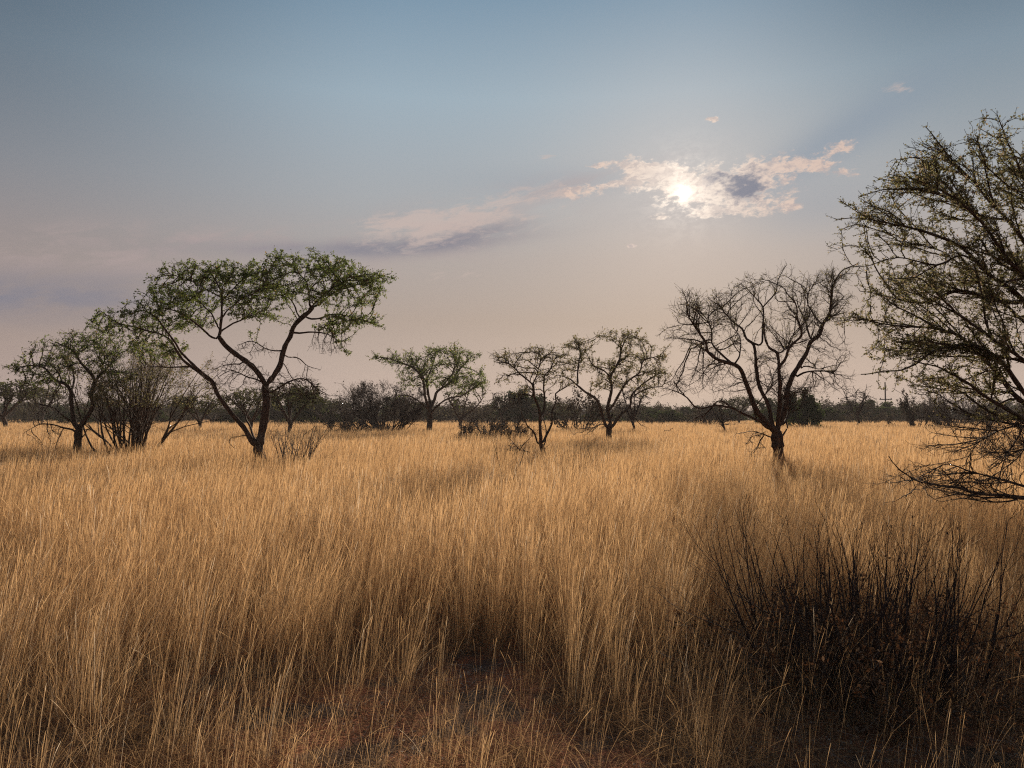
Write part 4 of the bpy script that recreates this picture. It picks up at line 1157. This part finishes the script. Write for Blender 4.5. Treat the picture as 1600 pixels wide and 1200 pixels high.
# fallen branch lying in the grass right of the mid-sized acacia
def fallen():
    b = P(1045, 674, 52)
    s = Skel(91)
    s.limb([b + np.array([-.30, 0, .05]), b + np.array([0, .1, .07]), b + np.array([.34, .1, .0])], .045, .02, .12, wob=.2)
    s.limb([b + np.array([.1, .1, .10]), b + np.array([.3, 0, .22])], .025, .015, .1)
    s.limb([b + np.array([-.3, 0, .04]), b + np.array([-.35, .1, -.9])], .03, .03, .1, wob=.05)
    s.limb([b + np.array([.4, .1, -.02]), b + np.array([.42, .2, -.95])], .03, .03, .1, wob=.05)
    g = Geo(); s.mesh(.01, 2.3, 0, g, g)
    o = g.build("dead_branch", [M_DEAD], None, b)
    o.location = b
    tag(o, "fallen dead branch lying in the grass right of the mid-sized spreading acacia", "branch")


fallen()

# ------------------------------------------------------------------ sun and sky
SUNPX = (1068, 300)
sr = norm(ray(*SUNPX))
S_EL = math.asin(sr[2]); S_AZ = math.atan2(sr[0], sr[1])     # azimuth from +Y towards +X
sl = bpy.data.lights.new("sun", "SUN")
sl.energy = 5.0; sl.angle = R(1.5); sl.color = (1.0, 0.84, 0.66)
so = bpy.data.objects.new("sun", sl); col.objects.link(so)
so.rotation_euler = Vector(-sr).to_track_quat("-Z", "Y").to_euler()
so.location = (0, 0, 30)

w = bpy.data.worlds.new("World"); scn.world = w; w.use_nodes = True
nt = w.node_tree; nt.nodes.clear()
N = nt.nodes.new; L = nt.links.new


def plug(sock, v):
    if isinstance(v, (int, float)): sock.default_value = v
    elif isinstance(v, (tuple, list)): sock.default_value = tuple(v) + ((1,) if len(sock.default_value) == 4 and len(v) == 3 else ())
    else: L(v, sock)


def M(op, a, b=0.0, c=None, clamp=False):
    n = N("ShaderNodeMath"); n.operation = op; n.use_clamp = clamp
    plug(n.inputs[0], a); plug(n.inputs[1], b)
    if c is not None: plug(n.inputs[2], c)
    return n.outputs[0]


def mix(fac, a, b, mode="MIX"):
    n = N("ShaderNodeMix"); n.data_type = "RGBA"; n.blend_type = mode
    plug(n.inputs["Factor"], fac); plug(n.inputs["A"], a); plug(n.inputs["B"], b)
    return n.outputs["Result"]


def smooth(x, lo, hi, a=0.0, b=1.0):
    n = N("ShaderNodeMapRange"); n.interpolation_type = "SMOOTHSTEP"
    plug(n.inputs[0], x); n.inputs[1].default_value = lo; n.inputs[2].default_value = hi; n.inputs[3].default_value = a; n.inputs[4].default_value = b
    return n.outputs[0]


tc = N("ShaderNodeTexCoord")
vn = N("ShaderNodeVectorMath"); vn.operation = "NORMALIZE"; L(tc.outputs["Generated"], vn.inputs[0])
DIR = vn.outputs[0]
sx = N("ShaderNodeSeparateXYZ"); L(DIR, sx.inputs[0])
EL = M("MULTIPLY", M("ARCSINE", sx.outputs[2]), 180 / math.pi)
AZ = M("MULTIPLY", M("ARCTAN2", sx.outputs[0], sx.outputs[1]), 180 / math.pi)
dt = N("ShaderNodeVectorMath"); dt.operation = "DOT_PRODUCT"; L(DIR, dt.inputs[0]); dt.inputs[1].default_value = tuple(sr)
ANG = M("MULTIPLY", M("ARCCOSINE", M("MINIMUM", dt.outputs["Value"], 1.0)), 180 / math.pi)   # degrees from the sun


def azel(px, py):
    q = norm(ray(px, py))
    return math.degrees(math.atan2(q[0], q[1])), math.degrees(math.asin(q[2]))


def gauss(px, py, rx, ry, rot=0.0):
    """soft blob in the sky centred on a direction; half widths in photo pixels"""
    a0, e0 = azel(px, py)
    ax = abs(azel(px + rx, py)[0] - azel(px - rx, py)[0]) / 2
    ay = abs(azel(px, py + ry)[1] - azel(px, py - ry)[1]) / 2
    da = M("SUBTRACT", AZ, a0); de = M("SUBTRACT", EL, e0)
    if rot:
        c, s = math.cos(R(rot)), math.sin(R(rot))
        u = M("ADD", M("MULTIPLY", da, c), M("MULTIPLY", de, s)); v = M("SUBTRACT", M("MULTIPLY", de, c), M("MULTIPLY", da, s))
    else: u, v = da, de
    q = M("ADD", M("POWER", M("ABSOLUTE", M("DIVIDE", u, ax)), 2.0), M("POWER", M("ABSOLUTE", M("DIVIDE", v, ay)), 2.0))
    return M("POWER", math.e, M("MULTIPLY", q, -1.0))


def add(*xs):
    r = xs[0]
    for x in xs[1:]: r = M("ADD", r, x)
    return r


# clear hazy air by elevation
elf = M("DIVIDE", EL, 90.0, clamp=True)
stops = [(0, (199, 180, 168)), (2.5, (193, 173, 162)), (7.3, (177, 160, 149)), (12.0, (173, 164, 160)), (16.5, (167, 171, 175)), (23.5, (157, 176, 189)), (30.5, (122, 150, 172)), (45, (100, 130, 158)), (90, (80, 112, 150))]
air = ramp(nt, elf, [(e / 90.0, s2l(c)) for e, c in stops])
# the side away from the sun is duller and more violet, the upper sky far from it deeper, also painting in lens corner darkening
side = smooth(AZ, -44, -8, 1.0, 0.0)
air = mix(M("MULTIPLY", side, 0.85), air, mix(1.0, air, (0.74, 0.72, 0.76), "MULTIPLY"))
air = mix(M("MULTIPLY", smooth(ANG, 22, 50), smooth(EL, 8, 26)), air, mix(1.0, air, (0.50, 0.53, 0.55), "MULTIPLY"))
air = mix(M("MULTIPLY", smooth(AZ, 12, 34), smooth(EL, 12, 29)), air, mix(1.0, air, (0.52, 0.56, 0.60), "MULTIPLY"))
sky = N("ShaderNodeTexSky"); sky.sky_type = "NISHITA"; sky.sun_disc = False
sky.sun_elevation = S_EL; sky.sun_rotation = S_AZ
sky.dust_density = 2.0; sky.air_density = 1.0
nish = mix(1.0, sky.outputs[0], (0.045, 0.045, 0.045), "MULTIPLY")
SKY = mix(0.95, nish, air)


def angle_space(rot, su, sv):
    """sky angles turned by rot degrees and stretched along the cloud drift"""
    c, s_ = math.cos(R(rot)), math.sin(R(rot))
    u = M("ADD", M("MULTIPLY", AZ, c), M("MULTIPLY", EL, s_)); v = M("SUBTRACT", M("MULTIPLY", EL, c), M("MULTIPLY", AZ, s_))
    k = N("ShaderNodeCombineXYZ"); L(M("MULTIPLY", u, su), k.inputs[0]); L(M("MULTIPLY", v, sv), k.inputs[1])
    return k.outputs[0]


CUM = angle_space(4, 0.12, 0.22)
WISP = angle_space(10, 0.075, 0.26)


def noise(scale, det=8, rough=0.6, off=0.0, dist=0.0, space=None):
    n = N("ShaderNodeTexNoise"); n.inputs["Scale"].default_value = scale; n.inputs["Detail"].default_value = det; n.inputs["Roughness"].default_value = rough
    n.inputs["Distortion"].default_value = dist
    ad = N("ShaderNodeVectorMath"); L(space or CUM, ad.inputs[0]); ad.inputs[1].default_value = (off, off * 0.37, off * 1.3)
    L(ad.outputs[0], n.inputs["Vector"])
    return n.outputs[0]


def cen(x, k):
    return M("MULTIPLY", M("SUBTRACT", x, 0.5), k)


nA = noise(4.5, 10, 0.66, 3.1, 0.2)          # cloud body
nB = noise(2.2, 6, 0.55, 8.7, 0.6)           # soft veils
nC = noise(13.0, 6, 0.62, 1.7, 0.3)          # fine curds
nW = noise(6.0, 10, 0.66, 5.2, 0.5, WISP)    # wisps
nW2 = noise(3.0, 8, 0.6, 2.9, 0.4, WISP)

# wide glow of sunlit haze
glow = M("POWER", math.e, M("MULTIPLY", M("POWER", M("DIVIDE", ANG, 9.0), 2.0), -1.0))
SKY = mix(M("MULTIPLY", glow, 0.22), SKY, s2l((222, 200, 188)))
# darker bluish air in the shadow of the clouds, fanning up and to the right
shade = add(M("MULTIPLY", gauss(1270, 235, 140, 34, 24), 0.85), M("MULTIPLY", gauss(1400, 165, 150, 40, 28), 0.45), M("MULTIPLY", gauss(1270, 320, 120, 46), 0.55), M("MULTIPLY", gauss(880, 285, 150, 26), 0.45), M("MULTIPLY", gauss(1040, 330, 90, 30), 0.25))
SKY = mix(M("MULTIPLY", M("MINIMUM", shade, 1.0), 0.55), SKY, s2l((136, 150, 166)))
# thin veil bands low on the left
veil = M("MULTIPLY", add(gauss(130, 395, 270, 34, 3), gauss(360, 375, 170, 20, 4), M("MULTIPLY", gauss(900, 285, 150, 14, 10), 0.5), M("MULTIPLY", gauss(690, 365, 200, 46, 14), 0.7)), smooth(nW2, 0.36, 0.66))
SKY = mix(M("MULTIPLY", M("MINIMUM", veil, 1.0), 0.60), SKY, s2l((182, 163, 160)))
low = M("MULTIPLY", add(gauss(20, 462, 360, 38, 5), M("MULTIPLY", gauss(660, 385, 150, 14, 7), 0.75), M("MULTIPLY", gauss(480, 388, 200, 13, 4), 0.65), M("MULTIPLY", gauss(760, 360, 80, 10, 10), 0.5)), smooth(nW2, 0.30, 0.62, 0.45, 1.0))
SKY = mix(M("MULTIPLY", M("MINIMUM", low, 1.0), 0.84), SKY, s2l((130, 130, 143)))
# streaky cloud bank left of the sun
sm = add(M("MULTIPLY", gauss(720, 352, 155, 38, 11), 1.0), M("MULTIPLY", gauss(640, 345, 90, 16, 12), 0.6), M("MULTIPLY", gauss(880, 300, 48, 18), 0.8), M("MULTIPLY", gauss(800, 300, 50, 10, 10), 0.5), M("MULTIPLY", gauss(690, 432, 90, 10, 4), 0.5), M("MULTIPLY", gauss(1404, 138, 42, 10, -14), 0.75), M("MULTIPLY", gauss(860, 245, 22, 7), 0.6))
st = M("ADD", M("MULTIPLY", sm, 0.75), cen(nW, 2.6))
stA = M("MULTIPLY", smooth(st, 0.30, 0.95), smooth(sm, 0.06, 0.45))
SKY = mix(M("MULTIPLY", stA, 0.56), SKY, s2l((209, 187, 177)))
# broken cumulus round the sun
body = add(M("MULTIPLY", gauss(1060, 292, 74, 34, -10), 1.0), M("MULTIPLY", gauss(1005, 263, 48, 17, -14), 0.85), M("MULTIPLY", gauss(1160, 296, 76, 38, -8), 1.05), M("MULTIPLY", gauss(1245, 258, 92, 20, 3), 1.0), M("MULTIPLY", gauss(1125, 333, 62, 8), 0.6), M("MULTIPLY", gauss(955, 290, 60, 11, 8), 0.7))
small = add(M("MULTIPLY", gauss(1115, 187, 18, 6, -15), 1.1), M("MULTIPLY", gauss(985, 384, 10, 4), 1.1), M("MULTIPLY", gauss(890, 304, 30, 14), 0.72), M("MULTIPLY", gauss(935, 258, 28, 7), 0.85),
            M("MULTIPLY", gauss(1237, 323, 18, 8), 1.0), M("MULTIPLY", gauss(1027, 340, 16, 5), 0.95), M("MULTIPLY", gauss(1320, 228, 20, 10), 0.7), M("MULTIPLY", gauss(1330, 270, 22, 9), 0.6))
allm = add(body, small)
cum = add(M("MULTIPLY", allm, 0.95), cen(nA, 2.3), cen(nC, 1.9))
cA = M("MULTIPLY", smooth(cum, 0.38, 0.92), smooth(allm, 0.12, 0.40))
near = M("POWER", math.e, M("MULTIPLY", M("POWER", M("DIVIDE", ANG, 5.0), 2.0), -1.0))
lit = mix(near, s2l((224, 197, 181)), s2l((255, 240, 224)))
core_d = add(gauss(1150, 284, 46, 18, -6), M("MULTIPLY", gauss(1165, 304, 34, 15), 1.0), M("MULTIPLY", gauss(1120, 274, 26, 9), 0.6))
thick = M("MULTIPLY", smooth(add(core_d, cen(nA, 2.2), cen(nC, 1.6)), 0.30, 1.25), 0.95)
depth = M("MULTIPLY", smooth(cum, 0.80, 1.75), 0.55)            # thick inside, bright thin rims
cc = mix(depth, lit, mix(near, s2l((168, 158, 160)), s2l((214, 198, 188))))
cc = mix(M("MULTIPLY", smooth(noise(9.0, 8, 0.66, 4.4, 0.4), 0.44, 0.60), 0.62), cc, mix(near, s2l((160, 156, 162)), s2l((196, 182, 176))))
cc = mix(thick, cc, s2l((118, 123, 140)))
SKY = mix(M("MULTIPLY", cA, 0.90), SKY, cc)
# the sun burning through the cloud: it eats into the curds around it
core = M("POWER", math.e, M("MULTIPLY", M("POWER", M("DIVIDE", ANG, 0.32), 2.0), -1.0))
halo = M("POWER", math.e, M("MULTIPLY", M("DIVIDE", ANG, 1.1), -1.0))
halo2 = M("POWER", math.e, M("MULTIPLY", M("DIVIDE", ANG, 3.2), -1.0))
SKY = mix(M("MULTIPLY", core, smooth(nA, 0.36, 0.60, 0.8, 2.2)), SKY, (1.0, 0.95, 0.86), "ADD")
SKY = mix(M("MULTIPLY", halo, smooth(add(nA, cen(nC, 0.8)), 0.38, 0.64, 0.10, 0.75)), SKY, (1.0, 0.86, 0.70), "ADD")
SKY = mix(M("MULTIPLY", halo2, 0.10), SKY, (1.0, 0.80, 0.66), "ADD")
bg = N("ShaderNodeBackground"); L(SKY, bg.inputs[0]); bg.inputs[1].default_value = 0.81
wo = N("ShaderNodeOutputWorld"); L(bg.outputs[0], wo.inputs[0])

HAZE = 0.00045


def make_haze():
    v = [(-2200, -2200, -1.2), (2200, -2200, -1.2), (2200, 2200, -1.2), (-2200, 2200, -1.2), (-2200, -2200, 12.4), (2200, -2200, 12.4), (2200, 2200, 12.4), (-2200, 2200, 12.4)]
    f = [(3, 2, 1, 0), (4, 5, 6, 7), (0, 1, 5, 4), (1, 2, 6, 5), (2, 3, 7, 6), (3, 0, 4, 7)]
    m, nt, out = nmat("haze_air")
    pv = nt.nodes.new("ShaderNodeVolumePrincipled")
    pv.inputs["Color"].default_value = (0.92, 0.84, 0.80, 1); pv.inputs["Density"].default_value = HAZE
    pv.inputs["Anisotropy"].default_value = 0.0
    nt.links.new(pv.outputs[0], out.inputs["Volume"])
    o = quads_mesh("haze", v, f, [m], smooth=False)
    tag(o, "thin dry-season haze over the plain", "haze", kind="stuff")


make_haze()
# ------------------------------------------------------------------ render settings
scn.view_settings.view_transform = "Standard"
scn.view_settings.look = "None"
scn.view_settings.exposure = 0.30
scn.view_settings.gamma = 1.0
scn.view_settings.use_curve_mapping = False
scn.render.engine = "CYCLES"
scn.cycles.max_bounces = 8
scn.cycles.diffuse_bounces = 6
scn.cycles.transmission_bounces = 4
scn.cycles.volume_bounces = 0
scn.cycles.use_denoising = False
scn.cycles.pixel_filter_type = "BLACKMAN_HARRIS"
scn.cycles.filter_width = 1.15
